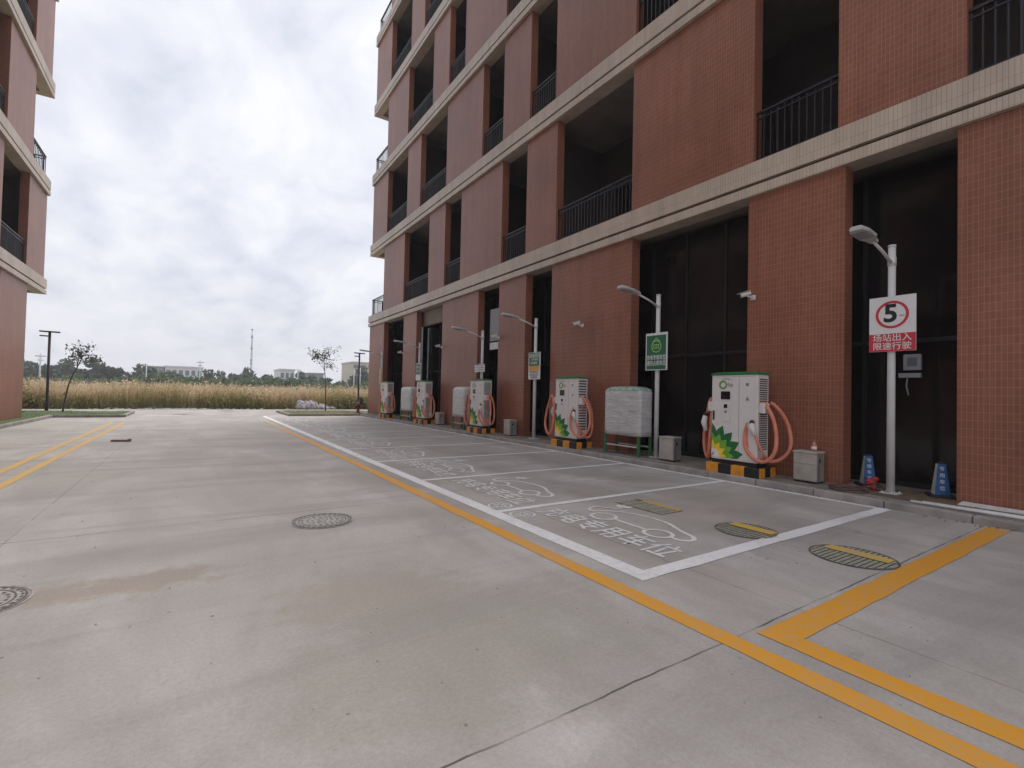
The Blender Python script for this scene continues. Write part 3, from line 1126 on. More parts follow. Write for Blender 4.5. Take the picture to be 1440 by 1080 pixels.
# slim green notice on the fifth lamp
sg = board('notice_sign', 'slim green notice with a pale foot on the lamp behind the fourth charger', 22.99, 2.18, 3.05, 0.62, M['sign_white'])
r = MB()
r.box(-0.0155, -0.0125, -0.28, 0.28, 0.30, 0.84)
r.build('green_panel', M['sign_green'], sg)
put_text('lettering', "充电车位", 0.13, M['sign_white'], face_road(-0.0175, 0.0, 0.66), sg)
put_text('lettering', "请勿占用", 0.13, M['sign_white'], face_road(-0.0175, 0.0, 0.48), sg)
yl = board('notice_sign', 'small faded yellow notice on the farthest white lamp post', 29.0, 2.05, 2.95, 0.40, M['pale_yellow'], x=9.485)
r = MB()
for k in range(4):
    r.box(-0.0150, -0.0125, -0.14, 0.14, 0.12 + k * 0.19, 0.17 + k * 0.19)
r.build('faded_print', M['grey_mark'], yl)


# ---------------------------------------------------------------- chargers
def petal(mb, x, cy, cz, ang, r0, r1, wd):
    t = Vector((math.cos(ang), math.sin(ang)))
    nn = Vector((-t.y, t.x))
    prof = [(0, 0.0), (0.25, 0.75), (0.5, 1.0), (0.75, 0.72), (1.0, 0.0)]
    L = []
    for u, k in prof:
        c = t * (r0 + (r1 - r0) * u)
        L.append(c + nn * wd * k)
    for u, k in reversed(prof[1:-1]):
        c = t * (r0 + (r1 - r0) * u)
        L.append(c - nn * wd * k)
    # clip to the cabinet's left edge and foot (a >= 0, b >= 0)
    mb.add([(x, cy - max(q.x, 0.0), cz + max(q.y, 0.0)) for q in L], [tuple(range(len(L)))])


def loop_pts(top, bot, side, n=26, sag=0.0):
    top, bot, side = Vector(top), Vector(bot), Vector(side)
    c = (top + bot) / 2
    up = (top - bot) / 2
    out = []
    for k in range(n + 1):
        a = PI / 2 + 2 * PI * k / n
        wv = math.cos(a)
        out.append(c + up * math.sin(a) - side * wv * (1.0 + 0.22 * -math.sin(a)))
    return out


def sag_loop(top, bot, side, sk, n=30):
    top, bot, side = Vector(top), Vector(bot), Vector(side)
    c = (top + bot) / 2
    up = (top - bot) / 2
    out = []
    for k in range(n + 1):
        a = PI / 2 + 2 * PI * (0.015 + 0.97 * k / n)
        v = math.sin(a)
        wide = (1.0 - 0.30 * v) * (1.0 + 0.25 * sk * math.cos(2 * a))
        out.append(c + up * v - side * math.cos(a) * wide + Vector((0.012 * math.sin(3 * a + 20 * sk), 0.012 * math.cos(2 * a + 9 * sk), 0.010 * math.sin(5 * a))))
    return out


def make_charger(label, yc, style=0):
    t = thing('charging_station', label, 'charger', (9.19, yc, HP), 0, 'electric car chargers along the kerb')
    # striped plinth
    p = MB()
    nb = 4
    y0, y1 = -0.56, 0.54
    for k in range(nb):
        a, b = y1 - (y1 - y0) * k / nb, y1 - (y1 - y0) * (k + 1) / nb
        p.mi = k % 2
        p.box(-0.33, 0.30, b + 0.001, a - 0.001, -0.05, 0.185, 0.006)
    p.mi = 0
    for k in range(3):
        p.mi = k % 2
        p.box(-0.29 + k * 0.19, -0.105 + k * 0.19, y0 - 0.012, y0 + 0.0005, -0.0, 0.18)
    p.build('striped_plinth', [M['orange'], M['black']], t)
    f = MB()
    f.box(-0.22, 0.135, -0.47, 0.47, 0.186, 0.262)
    f.build('base_frame', M['black'], t)
    b = MB()
    b.box(-0.235, 0.150, -0.485, 0.485, 0.263, 1.965, 0.010)
    body = b.build('cabinet_body', M['cabinet'], t)
    c = MB()
    c.rings([[(-0.25, -0.50, 1.966), (0.165, -0.50, 1.966), (0.165, 0.50, 1.966), (-0.25, 0.50, 1.966)],
             [(-0.25, -0.50, 2.000), (0.165, -0.50, 2.000), (0.165, 0.50, 2.000), (-0.25, 0.50, 2.000)],
             [(-0.17, -0.38, 2.028), (0.09, -0.38, 2.028), (0.09, 0.38, 2.028), (-0.17, 0.38, 2.028)]])
    c.build('top_cover', M['cab_green'], t)
    X = -0.2365
    d = MB()
    for yy in (-0.11,):
        d.box(X - 0.001, X + 0.001, yy - 0.004, yy + 0.004, 0.30, 1.93)
    d.box(X - 0.001, X + 0.001, -0.46, 0.46, 0.298, 0.302)
    d.box(X - 0.001, X + 0.001, -0.46, 0.46, 1.928, 1.932)
    d.build('door_seam', M['cab_line'], body)
    h = MB()
    h.box(X - 0.018, X, 0.415, 0.45, 1.05, 1.24, 0.004)
    h.build('door_handle', M['black'], body)
    sN = MB()
    sN.box(X - 0.012, X, 0.075, 0.275, 1.475, 1.635, 0.004)
    so_ = sN.build('screen', M['screen'], body)
    pn = MB()
    pn.mi = 0
    pn.box(X - 0.010, X, 0.085, 0.245, 1.03, 1.40, 0.004)
    pn.mi = 1
    pn.box(X - 0.014, X - 0.0101, 0.13, 0.205, 1.30, 1.375)
    pn.mi = 2
    pn.lathe([(0.028, 0), (0.028, 0.004)], (0, 0), 12)
    k = len(pn.v) - 24
    for i in range(k, len(pn.v)):
        v = pn.v[i]
        pn.v[i] = (X - 0.0102 - v[2], 0.165 + v[0], 1.225 + v[1])
    pn.build('card_reader', [M['cabinet'], M['screen'], M['grey_mark']], body)
    # emblem ring + lettering
    e = MB()
    cy, cz = 0.235, 1.765
    for k in range(18):
        a = 2 * PI * k / 18
        e.mi = k % 2
        petal(e, X - 0.0015 - 0.0002 * (k % 2), cy, cz, a, 0.042, 0.078, 0.017) if False else None
        t0 = Vector((math.cos(a), math.sin(a)))
        nn = Vector((-t0.y, t0.x))
        L = [t0 * 0.040, t0 * 0.058 + nn * 0.017, t0 * 0.080, t0 * 0.058 - nn * 0.017]
        e.add([(X - 0.0015 - 0.0004 * (k % 2), cy - q.x * 1.2, cz + q.y * 1.2) for q in L], [(0, 1, 2, 3)])
    e.build('emblem', [M['pet_dark'], M['pet_light']], body)
    put_text('lettering', "bp", 0.125, M['grey_mark'], face_road(X - 0.0015, 0.075, 1.77), body, 0.001)
    # title line and warning marks
    g_ = MB()
    g_.box(X - 0.0015, X, 0.05, 0.27, 1.872, 1.880)
    g_.box(X - 0.0015, X, 0.10, 0.24, 1.895, 1.902)
    for zz in (1.775, 1.50):
        g_.box(X - 0.0015, X, -0.31, -0.255, zz - 0.006, zz + 0.006)
    g_.add([(X - 0.0016, -0.245, 1.46), (X - 0.0016, -0.325, 1.46), (X - 0.0016, -0.285, 1.54)], [(0, 1, 2)])
    g_.add([(X - 0.0016, -0.25, 1.74), (X - 0.0016, -0.31, 1.74), (X - 0.0016, -0.31, 1.80), (X - 0.0016, -0.25, 1.80)], [(0, 1, 2, 3)])
    g_.build('warning_marks', M['grey_mark'], body)
    # sunflower quarter at the lower left corner
    pt = MB()
    cy, cz = 0.475, 0.300
    pt.mi = 0
    n = 5
    for k in range(n):
        a = math.radians(9 + 80 * k / (n - 1))
        petal(pt, X - 0.0012 - 0.0003 * (k % 2), cy, cz, a, 0.20, 0.69, 0.112)
    pt.mi = 1
    for k in range(n):
        a = math.radians(5 + 84 * k / (n - 1))
        petal(pt, X - 0.0022 - 0.0003 * (k % 2), cy, cz, a, 0.14, 0.50, 0.085)
    pt.mi = 2
    for k in range(n - 1):
        a = math.radians(4 + 82 * k / (n - 2))
        petal(pt, X - 0.0032 - 0.0003 * (k % 2), cy, cz, a, 0.06, 0.345, 0.065)
    pt.mi = 3
    for k in range(4):
        a = math.radians(6 + 78 * k / 3)
        petal(pt, X - 0.0042 - 0.0003 * (k % 2), cy, cz, a, 0.0, 0.20, 0.055)
    pt.build('petal_decal', [M['pet_dark'], M['pet_light'], M['pet_yellow'], M['sign_white']], body)
    # side louvres (both side faces)
    for sgn in (-1, 1):
        lv = MB()
        step = 0.075 if style == 1 else 0.042
        z = 0.52
        while z < 1.88:
            yy = sgn * 0.4855
            q = 0.5 if style == 1 else 0.5
            ya, yb = sorted((yy, yy + sgn * 0.004))
            lv.box(-0.175, 0.105, ya, yb, z, z + step * q)
            z += step
        lv.build('louvre', M['black'], body)
    # cable holsters with plugs and cables
    for sgn in (-1, 1):
        hs = MB()
        ya, yb = sorted((sgn * 0.4895, sgn * 0.60))
        hs.box(-0.20, -0.02, ya, yb, 1.22, 1.42, 0.012)
        ho_ = hs.build('cable_bracket', M['cabinet'], t)
        # cable: outlet at the foot, two or three hanging turns
        yb = sgn * 0.57
        cb = MB()
        j = lambda k=0.03: random.uniform(-k, k)
        if sgn < 0:
            if style == 0:
                cb.tube(sag_loop((-0.15, -0.52, 1.44 + j()), (-0.25, -0.56, 0.34 + j()), (-0.03, 0.28, 0.0), j()), 0.035, 10)
                cb.tube(sag_loop((-0.02, -0.58, 1.42 + j()), (0.0, -0.60, 0.33 + j()), (0.20, -0.30, 0.0), j()), 0.035, 10)
            else:
                cb.tube(sag_loop((-0.12, -0.54, 1.42 + j()), (-0.20, -0.58, 0.36 + j()), (-0.10, 0.26 + j(), 0.0), j()), 0.034, 10)
                cb.tube(sag_loop((0.02, -0.56, 1.40 + j()), (0.04, -0.60, 0.32 + j()), (0.13, -0.14 + j(), 0.0), j()), 0.034, 10)
            cb.tube(smooth_path([(-0.27, -0.46, 0.83), (-0.27, -0.50, 0.72), (-0.24, -0.56, 0.56), (-0.17, -0.58, 0.42), (-0.05, -0.55, 0.36), (0.0, -0.52, 0.40)]), 0.024, 8)
        else:
            for q in range(2 if style == 0 else 1):
                wy = 0.12 if style == 0 else 0.26
                xo = 0.0 if style == 0 else -0.14
                cb.tube(sag_loop((-0.04 + q * 0.03 + xo, 0.57 + wy * 0.6, 1.46 + j()), (-0.05 + xo, 0.58 + wy, 0.27 + j()), (0.06 + 0.05 * q, wy, 0.0), j()), 0.037, 10)
        cb.build('charging_cable', M['cable'], t)
        gun = MB()
        yg = sgn * 0.60
        if sgn < 0:
            gun.mi = 0
            gun.tube([(-0.27, -0.40, 1.02), (-0.30, -0.42, 0.93), (-0.27, -0.46, 0.80)], [0.042, 0.055, 0.038], 10)
            gun.mi = 1
            gun.tube([(-0.27, -0.40, 1.025), (-0.25, -0.385, 1.07)], [0.045, 0.040], 10)
        else:
            gun.mi = 0
            gun.tube([(-0.10, yg + 0.12, 1.12), (-0.12, yg + 0.14, 0.98), (-0.10, yg + 0.10, 0.80)], [0.05, 0.062, 0.042], 10)
            gun.mi = 1
            gun.tube([(-0.10, yg + 0.12, 1.122), (-0.08, yg + 0.10, 1.18)], [0.052, 0.044], 10)
        gun.build('charging_plug', [M['cabinet'], M['black']], t)
    return t


make_charger('white and green charger nearest the camera, fine side louvres, before the brick pier', 5.55, 0)
make_charger('second white charger from the right, broad dark side louvres, beside a film-wrapped cabinet', 10.72, 1)
make_charger('third white charger, between a film-wrapped cabinet and a steel bin', 16.0, 2)
make_charger('fourth white charger, between the slim green notice post and the far bin', 21.40, 2)
make_charger('farthest white charger, at the building corner', 26.65, 2)


# ---------------------------------------------------------------- film wrapped cabinets
def make_wrapped(label, yc, w_, x0=9.10, x1=9.62, crown=True):
    t = thing('wrapped_cabinet', label, 'cabinet', (9.36, yc, HP), 0, 'film wrapped cabinets between the chargers')
    hx = (x1 - x0) / 2
    f = MB()
    z0, z1 = 0.50, 1.60
    rg = []
    nr = 9
    for i in range(nr + 1):
        z = z0 + (z1 - z0) * i / nr
        ring = []
        N = 40
        for k in range(N):
            a = 2 * PI * k / N
            ex = 7.0
            cx_ = math.copysign(abs(math.cos(a)) ** (2 / ex), math.cos(a))
            sy_ = math.copysign(abs(math.sin(a)) ** (2 / ex), math.sin(a))
            wob = 1 + random.uniform(-0.008, 0.008)
            ring.append((cx_ * hx * wob, sy_ * w_ / 2 * wob, z + random.uniform(-0.008, 0.008)))
        rg.append(ring)
    for sc_, dz_ in ((0.94, 0.06), (0.70, 0.12), (0.30, 0.135)):
        rg.append([(q[0] * sc_, q[1] * sc_, z1 + dz_ * (1 + random.uniform(-.12, .12))) for q in rg[nr]])
    f.rings(rg, True, True, True)
    fo = f.build('film_wrap', M['film'], t)
    if crown:
        c = MB()
        rr_ = []
        for sc_, dz_ in ((0.985, 0.035), (0.97, 0.065), (0.73, 0.13), (0.32, 0.147)):
            rr_.append([(q[0] * sc_, q[1] * sc_, z1 + dz_ + random.uniform(-.004, .004)) for q in rg[nr]])
        c.rings(rr_, False, True, True)
        c.build('green_top', M['film_green'], fo)
    for sx in (-1, 1):
        for sy in (-1, 1):
            l = MB()
            xx, yy = sx * (hx - 0.05), sy * (w_ / 2 - 0.06)
            l.box(xx - 0.028, xx + 0.028, yy - 0.034, yy + 0.034, 0, 0.515, 0.004)
            l.build('leg', M['leg_green'], t)
    b = MB()
    b.box(-hx + 0.03, -hx + 0.06, -w_ / 2 + 0.11, w_ / 2 - 0.11, 0.22, 0.25)
    b.box(hx - 0.06, hx - 0.03, -w_ / 2 + 0.11, w_ / 2 - 0.11, 0.22, 0.25)
    b.build('brace', M['film'], t)
    tl = MB()
    tl.tube([(-hx - 0.012, -0.28, 1.12), (-hx - 0.03, -0.40, 1.16), (-hx + 0.02, -w_ / 2 - 0.06, 1.155)], 0.010, 6)
    tl.build('film_tail', M['film'], t)
    return t


M['film_green'] = plain('green_under_film', (0.27, 0.37, 0.29), 0.3, var=0.35, scale=9)
make_wrapped('film-wrapped cabinet on green legs, nearest of its kind, right of the second charger', 8.72, 1.26)
make_wrapped('film-wrapped cabinet squeezed left of the third charger', 17.80, 1.15, crown=False)
make_wrapped('film-wrapped cabinet between the two farthest chargers', 23.75, 1.5, crown=False)


# ---------------------------------------------------------------- steel bins
def make_bin(label, yc, x=9.44, w_=0.40, d_=0.30, h_=0.56):
    t = thing('litter_bin', label, 'bin', (x, yc, HP), 0, 'steel bins along the wall')
    b = MB()
    b.box(-d_ / 2 + 0.012, d_ / 2, -w_ / 2, w_ / 2, 0.03, h_ - 0.02, 0.006)
    b.build('bin_body', M['steel'], t)
    f = MB()
    f.box(-d_ / 2 - 0.002, -d_ / 2 + 0.0115, -w_ / 2 + 0.012, w_ / 2 - 0.012, 0.05, 0.335)
    f.box(-d_ / 2 - 0.002, -d_ / 2 + 0.0115, -w_ / 2 + 0.012, w_ / 2 - 0.012, 0.345, h_ - 0.03)
    f.build('front_panel', M['steel_front'], t)
    l = MB()
    l.rings([[(-d_ / 2 - 0.01, -w_ / 2 - 0.01, h_ - 0.02), (d_ / 2 + 0.01, -w_ / 2 - 0.01, h_ - 0.02), (d_ / 2 + 0.01, w_ / 2 + 0.01, h_ - 0.02), (-d_ / 2 - 0.01, w_ / 2 + 0.01, h_ - 0.02)],
             [(-d_ / 2, -w_ / 2, h_ + 0.01), (d_ / 2, -w_ / 2, h_ + 0.01), (d_ / 2, w_ / 2, h_ + 0.01), (-d_ / 2, w_ / 2, h_ + 0.01)]])
    l.build('lid', M['steel_front'], t)
    k = MB()
    k.lathe([(0.035, 0), (0.035, 0.004)], (0, 0), 14)
    for i, v in enumerate(k.v):
        k.v[i] = (-0.02 + v[0], -w_ / 2 - 0.0005 - v[2], h_ - 0.15 + v[1])
    k.box(-0.055, -0.045, -w_ / 2 - 0.003, -w_ / 2 - 0.0002, 0.06, h_ - 0.05)
    k.build('ash_hole', M['black'], t)
    s = MB()
    s.box(-d_ / 2 + 0.02, d_ / 2 - 0.01, -w_ / 2 + 0.015, w_ / 2 - 0.015, 0.0, 0.0295)
    s.build('foot', M['black'], t)
    return t


make_bin('steel litter bin nearest the camera, with an amber bottle on its lid', 4.36, x=9.42)
make_bin('steel litter bin by the second lamp post, right of a wrapped cabinet', 7.40, x=9.38)
make_bin('steel litter bin against the brick pier, between second and third charger', 14.35, x=9.44)
make_bin('farthest steel litter bin, right of the fourth charger', 20.25, x=9.44)
bt = MB()
bt.lathe([(0.034, 0), (0.036, 0.02), (0.036, 0.11), (0.028, 0.14), (0.014, 0.165), (0.014, 0.185), (0.017, 0.187), (0.017, 0.205), (0.0, 0.207)], (0, 0), 14, True, False)
for i_, v_ in enumerate(bt.v):
    bt.v[i_] = (v_[0] * 1.3, v_[1] * 1.3, v_[2])
bo = bt.build('bottle', M['amber'], None, (9.42, 4.27, HP + 0.5705))
tag(bo, 'small amber bottle standing on the nearest steel bin', 'bottle')
lb = MB()
lb.lathe([(0.0475, 0.04), (0.0475, 0.09)], (0, 0), 14, False, False)
lb.build('bottle_label', M['paper'], bo)


# ---------------------------------------------------------------- cones
def make_cone(label, x, y, rz):
    t = thing('traffic_cone', label, 'traffic cone', (x, y, HP), rz, 'blue and white square cones in the doorway')
    t.scale = (0.88, 0.88, 0.88)
    b = MB()
    b.box(-0.19, 0.19, -0.19, 0.19, 0.0, 0.05, 0.012)
    b.build('cone_base', M['rubber'], t)
    c = MB()
    a0, a1, z0, z1 = 0.112, 0.058, 0.051, 0.60
    def sq(a, z):
        return [(-a, -a, z), (a, -a, z), (a, a, z), (-a, a, z)]
    A, B = sq(a0, z0), sq(a1, z1)
    for k in range(4):
        c.mi = 0 if k in (3, 1) else 1
        c.quad(A[k], A[(k + 1) % 4], B[(k + 1) % 4], B[k])
    c.mi = 0
    c.add(B, [(0, 1, 2, 3)])
    c.build('cone_body', [M['cone_blue'], M['cone_white']], t)
    h = MB()
    h.rings([sq(0.05, 0.6005), sq(0.045, 0.635)])
    h.build('cone_top', M['rubber'], t)
    # vertical lettering on the road-facing side
    sl = math.atan2(a0 - a1, z1 - z0)
    for k, ch in enumerate("专用车位"):
        z = 0.51 - k * 0.115
        xx = -(a0 + (a1 - a0) * (z - z0) / (z1 - z0)) - 0.003
        put_text('lettering', ch, 0.082, M['cone_white'], Matrix.Translation((xx, 0, z)) @ Matrix.Rotation(sl, 4, 'Y') @ face_road(0, 0, 0), t, 0.001)
    return t


make_cone('blue and white cone half hidden behind the nearest lamp post', 10.05, 3.66, 0.62)
make_cone('blue and white cone beside the rightmost brick pier', 9.98, 2.64, 0.5)

# hose coil with red fitting
t = thing('hose_coil', 'dark coiled hose lying by the nearest lamp post foot', 'hose', (9.18, 3.62, HP))
h = MB()
for q in range(2):
    pts = []
    for k in range(28):
        a = 2 * PI * k / 28
        pts.append((0.05 * q + (0.21 - 0.03 * q) * math.cos(a), 0.05 * q + (0.27 - 0.02 * q) * math.sin(a), 0.016 + 0.022 * q + 0.006 * math.sin(3 * a + q)))
    h.tube(pts, 0.019, 8, closed=True)
h.tube(smooth_path([(0.20, -0.10, 0.05), (0.30, -0.26, 0.10), (0.36, -0.20, 0.16), (0.42, -0.08, 0.20)]), 0.0145, 8)
h.build('hose', M['hose'], t)
t2 = thing('red_fitting', 'crumpled red plastic fitting resting on the coiled hose end', 'fitting', (9.58, 3.42, HP))
h = MB()
for (bx_, by_, bz_, br_) in ((0.0, 0.0, 0.07, 0.075), (-0.02, 0.03, 0.16, 0.085), (0.03, -0.04, 0.22, 0.055)):
    rg = []
    for i in range(7):
        th = PI * (0.06 + 0.88 * i / 6)
        rg.append([(bx_ + br_ * math.sin(th) * math.cos(2 * PI * k / 12) * random.uniform(.7, 1.2), by_ + br_ * math.sin(th) * math.sin(2 * PI * k / 12) * random.uniform(.7, 1.2), max(0.002, bz_ - br_ * math.cos(th) * 0.9 + random.uniform(-.008, .008))) for k in range(12)])
    h.rings(rg, True, True, False)
h.build('fitting_body', M['red_plastic'], t2)
t2.scale = (0.85, 0.85, 0.85)
h = MB()
h.tube(smooth_path([(0.02, -0.02, 0.10), (0.09, -0.14, 0.07), (0.04, -0.24, 0.03), (-0.10, -0.30, 0.02)]), 0.018, 8)
h.build('fitting_hose', M['hose'], t2)

# loose PVC conduits and a sheet by the right pier
cp = MB()
cp.tube([(8.98, 2.72, HP + 0.021), (9.02, 1.6, HP + 0.021), (9.06, -0.6, HP + 0.021)], 0.021, 10)
tag(cp.build('plastic_pipe', M['pvc']), 'white plastic pipe lying along the kerb, nearer the road', 'pipe')
cp = MB()
cp.tube([(9.06, 2.60, HP + 0.021), (9.10, 1.5, HP + 0.021), (9.16, -0.6, HP + 0.021)], 0.021, 10)
tag(cp.build('plastic_pipe', M['pvc']), 'white plastic pipe lying along the kerb, nearer the wall', 'pipe')
sh = MB()
sh.prism([(9.42, 2.30, HP + 0.003), (9.50, 0.9, HP + 0.003), (9.66, 0.9, HP + 0.012), (9.66, 2.30, HP + 0.02)], (0, 0, 0), (0, 0, 0.012))
tag(sh.build('plastic_sheet', M['pvc']), 'pale flat sheet lying at the foot of the rightmost pier', 'sheet')


# CCTV cameras on the wall
def make_cctv(label, y, z, fl=1):
    t = thing('security_camera', label, 'security camera', (XF, y, z), 0, 'security cameras on the ground floor piers')
    m_ = MB()
    m_.box(-0.03, -0.0005, -0.05, 0.05, -0.05, 0.05, 0.006)
    m_.tube([(-0.03, 0, 0), (-0.12, 0.03, 0.01), (-0.16, 0.06, 0.035)], 0.018, 8)
    m_.build('bracket', M['cabinet'], t)
    b = MB()
    d = Vector((-0.75, 0.62, -0.30)).normalized()
    c = Vector((-0.17, 0.07, 0.06))
    b.tube([c - d * 0.10, c - d * 0.09, c + d * 0.11, c + d * 0.115], [0.032, 0.045, 0.045, 0.040], 12)
    b.build('camera_body', M['cabinet'], t)
    l = MB()
    l.tube([c + d * 0.1155, c + d * 0.125], [0.037, 0.034], 12)
    l.build('lens', M['black'], t)
    v = MB()
    up = Vector((0, 0, 1))
    sd_ = d.cross(up).normalized() * 0.05
    o_ = up * 0.052
    v.prism([c - d * 0.09 + sd_ + o_, c + d * 0.17 + sd_ + o_, c + d * 0.17 - sd_ + o_, c - d * 0.09 - sd_ + o_], (0, 0, 0), (0, 0, 0.006))
    v.build('sun_shield', M['cabinet'], t)
    return t


make_cctv('white wall camera on the pier behind the nearest charger', 5.60, 3.73)
make_cctv('white wall camera above the second charger', 10.90, 3.71)
make_cctv('white wall camera above the third charger, near the pale panel', 15.66, 3.75)
make_cctv('white wall camera above the fourth charger', 20.74, 3.73)
make_cctv('farthest white wall camera, above the last charger', 25.8, 3.74)

# pale panel hanging in the narrow opening
pn = MB()
pn.box(-0.02, 0.02, -0.45, 0.45, 0, 1.30, 0.008)
po = pn.build('hanging_panel', M['far_grey'], None, (10.02, 16.42, 3.72))
tag(po, 'plain pale grey panel hung high in the narrow opening above the third charger', 'panel')
pn = MB()
pn.box(-0.015, 0.015, -0.44, 0.44, -0.34, -0.06)
pn.build('lower_panel', M['sign_white'], po)
# meter box with papers behind the speed sign
mb_ = thing('meter_box', 'white boxes with a grey screen on the dark glazing right of the nearest lamp post', 'meter', (10.55, 3.12, 2.02))
q = MB()
q.box(-0.09, -0.012, -0.08, 0.17, 0.16, 0.44, 0.008)
q.build('box', M['far_grey'], mb_)
q = MB()
q.box(-0.094, -0.0905, -0.03, 0.11, 0.23, 0.38)
q.build('screen', M['far_glass'], mb_)
q = MB()
q.box(-0.085, -0.012, -0.08, 0.24, 0.03, 0.11, 0.006)
q.build('lower_box', M['far_grey'], mb_)
q = MB()
q.tube([(-0.05, 0.12, 0.02), (-0.06, 0.13, -0.12), (-0.05, 0.10, -0.28)], 0.012, 6)
q.build('lead', M['far_grey'], mb_)


# ================================================================== ROAD FURNITURE
def make_manhole(label, c, r_, kind, group):
    t = thing('manhole_cover', label, 'manhole cover', (c[0], c[1], 0.0), 0, group)
    a = MB()
    a.disc((0, 0), r_, 0.0042, 40, r_ * 0.955)
    a.build('rim', M['iron'] if kind != 'solid' else M['iron_pale'], t)
    b = MB()
    b.disc((0, 0), r_ * 0.925, 0.0036 + 0.003, 40)
    b.build('lid', M['iron_pale'] if kind == 'solid' else M['grate_pale'], t)
    d = MB()
    z = 0.0092
    if kind == 'solid':
        for rr_ in (0.90, 0.74):
            d.disc((0, 0), r_ * rr_, z, 40, r_ * (rr_ - 0.035))
        for ring, (rad, cnt) in enumerate(((0.82, 30), (0.62, 22), (0.46, 16), (0.30, 10), (0.14, 5))):
            for k in range(cnt):
                an = 2 * PI * (k + 0.5 * (ring % 2)) / cnt
                u = Vector((math.cos(an), math.sin(an)))
                n_ = Vector((-u.y, u.x))
                w1, w2 = r_ * 0.026, r_ * 0.045
                cc = u * r_ * rad
                P_ = [cc + u * w1 + n_ * w2, cc - u * w1 + n_ * w2, cc - u * w1 - n_ * w2, cc + u * w1 - n_ * w2]
                d.add([(p.x, p.y, z) for p in P_], [(0, 1, 2, 3)])
        d.build('raised_pattern', M['iron'], t)
    else:
        n_ = 14
        for k in range(n_):
            u = -r_ * 0.9 + 2 * r_ * 0.9 * (k + 0.5) / n_
            hl = math.sqrt(max(0.0, (r_ * 0.925) ** 2 - u * u))
            d.quad((-hl, u - 0.005, z), (hl, u - 0.005, z), (hl, u + 0.005, z), (-hl, u + 0.005, z))
            d.quad((u - 0.0035, -hl, z + 0.002), (u + 0.0035, -hl, z + 0.002), (u + 0.0035, hl, z + 0.002), (u - 0.0035, hl, z + 0.002))
        d.build('grille_slots', M['hole'], t)
        p = MB()
        x0, x1 = 0.04, 0.22
        nseg = 8
        for k in range(nseg):
            ya = -r_ + 2 * r_ * k / nseg
            yb = -r_ + 2 * r_ * (k + 1) / nseg
            ym = max(abs(ya), abs(yb))
            xm = math.sqrt(max(0, r_ * r_ - ym * ym))
            if xm > x0:
                p.quad((x0, ya, z + 0.005), (min(x1, xm), ya, z + 0.005), (min(x1, xm), yb, z + 0.005), (x0, yb, z + 0.005))
        p.build('painted_stripe', M['band'], t)
    return t


make_manhole('round cast iron manhole cover left of the yellow line, in mid road', (1.36, 6.19), 0.375, 'solid', None)
make_manhole('round cast iron manhole cover cut by the left edge of the photograph', (-1.32, 5.02), 0.36, 'solid', None)
make_manhole('round grated cover with yellow band, inside the first bay by its end line', (5.68, 3.33), 0.36, 'grate', None)
make_manhole('round grated cover with yellow band, between the first bay and the yellow box', (5.74, 2.22), 0.39, 'grate', None)
# square drain grate
t = thing('drain_grate', 'rectangular drain grate with a yellow edge beside the car symbol', 'drain grate', (5.60, 4.78, 0.0))
a = MB()
a.quad((-0.24, -0.42, 0.0055), (0.24, -0.42, 0.0055), (0.24, 0.42, 0.0055), (-0.24, 0.42, 0.0055))
a.build('sump', M['iron'], t)
a = MB()
for k in range(9):
    xx = -0.22 + 0.34 * k / 8
    a.quad((xx - 0.012, -0.42, 0.0095), (xx + 0.012, -0.42, 0.0095), (xx + 0.012, 0.42, 0.0095), (xx - 0.012, 0.42, 0.0095))
for k in range(6):
    yy = -0.41 + 0.82 * k / 5
    a.quad((-0.24, yy - 0.012, 0.0105), (0.14, yy - 0.012, 0.0105), (0.14, yy + 0.012, 0.0105), (-0.24, yy + 0.012, 0.0105))
a.build('bars', M['grate_pale'], t)
a = MB()
a.quad((0.14, -0.42, 0.0115), (0.24, -0.42, 0.0115), (0.24, 0.28, 0.0115), (0.14, 0.28, 0.0115))
a.build('painted_edge', M['band'], t)

wd_ = MB()
wd_.box(-0.22, 0.22, -0.05, 0.05, 0.0, 0.055, 0.008)
wd_.box(0.17, 0.235, -0.06, 0.06, 0.002, 0.075, 0.008)
o = wd_.build('timber_offcut', M['wood'], None, (-1.68, 17.47, 0.001))
o.rotation_euler = (0, 0, -0.25)
tag(o, 'short brown timber offcut lying on the open road', 'timber')
for (lx, ly, lr) in ((-0.55, 33.5, 0.42), (1.9, 38.2, 0.42)):
    mm = MB()
    mm.disc((0, 0), lr, 0.005, 28)
    mo = mm.build('manhole_cover', M['iron'], None, (lx, ly, 0))
    tag(mo, ('far dark manhole cover near the lawn nose' if lx < 0 else 'farthest dark manhole cover before the dry field'), 'manhole cover')


# ---------------------------------------------------------------- dark T lamps, hydrant
def make_tlamp(label, loc, rz, h_=4.33):
    t = thing('park_lamp', label, 'street lamp', loc, rz, 'dark T-shaped lamp posts')
    p = MB()
    p.tube([(0, 0, 0), (0, 0, 0.5), (0, 0, h_)], [0.085, 0.07, 0.06], 10)
    p.build('pole', M['dark_metal'], t)
    a = MB()
    a.box(-0.42, 0.42, -0.11, 0.11, h_ - 0.02, h_ + 0.05, 0.01)
    a.build('lamp_bar', M['dark_metal'], t)
    a = MB()
    a.box(-0.40, -0.03, -0.09, 0.09, h_ - 0.26, h_ - 0.20, 0.01)
    a.build('side_lamp', M['dark_metal'], t)
    b = MB()
    b.box(-0.14, 0.14, -0.14, 0.14, 0, 0.03)
    b.build('base_plate', M['dark_metal'], t)
    return t


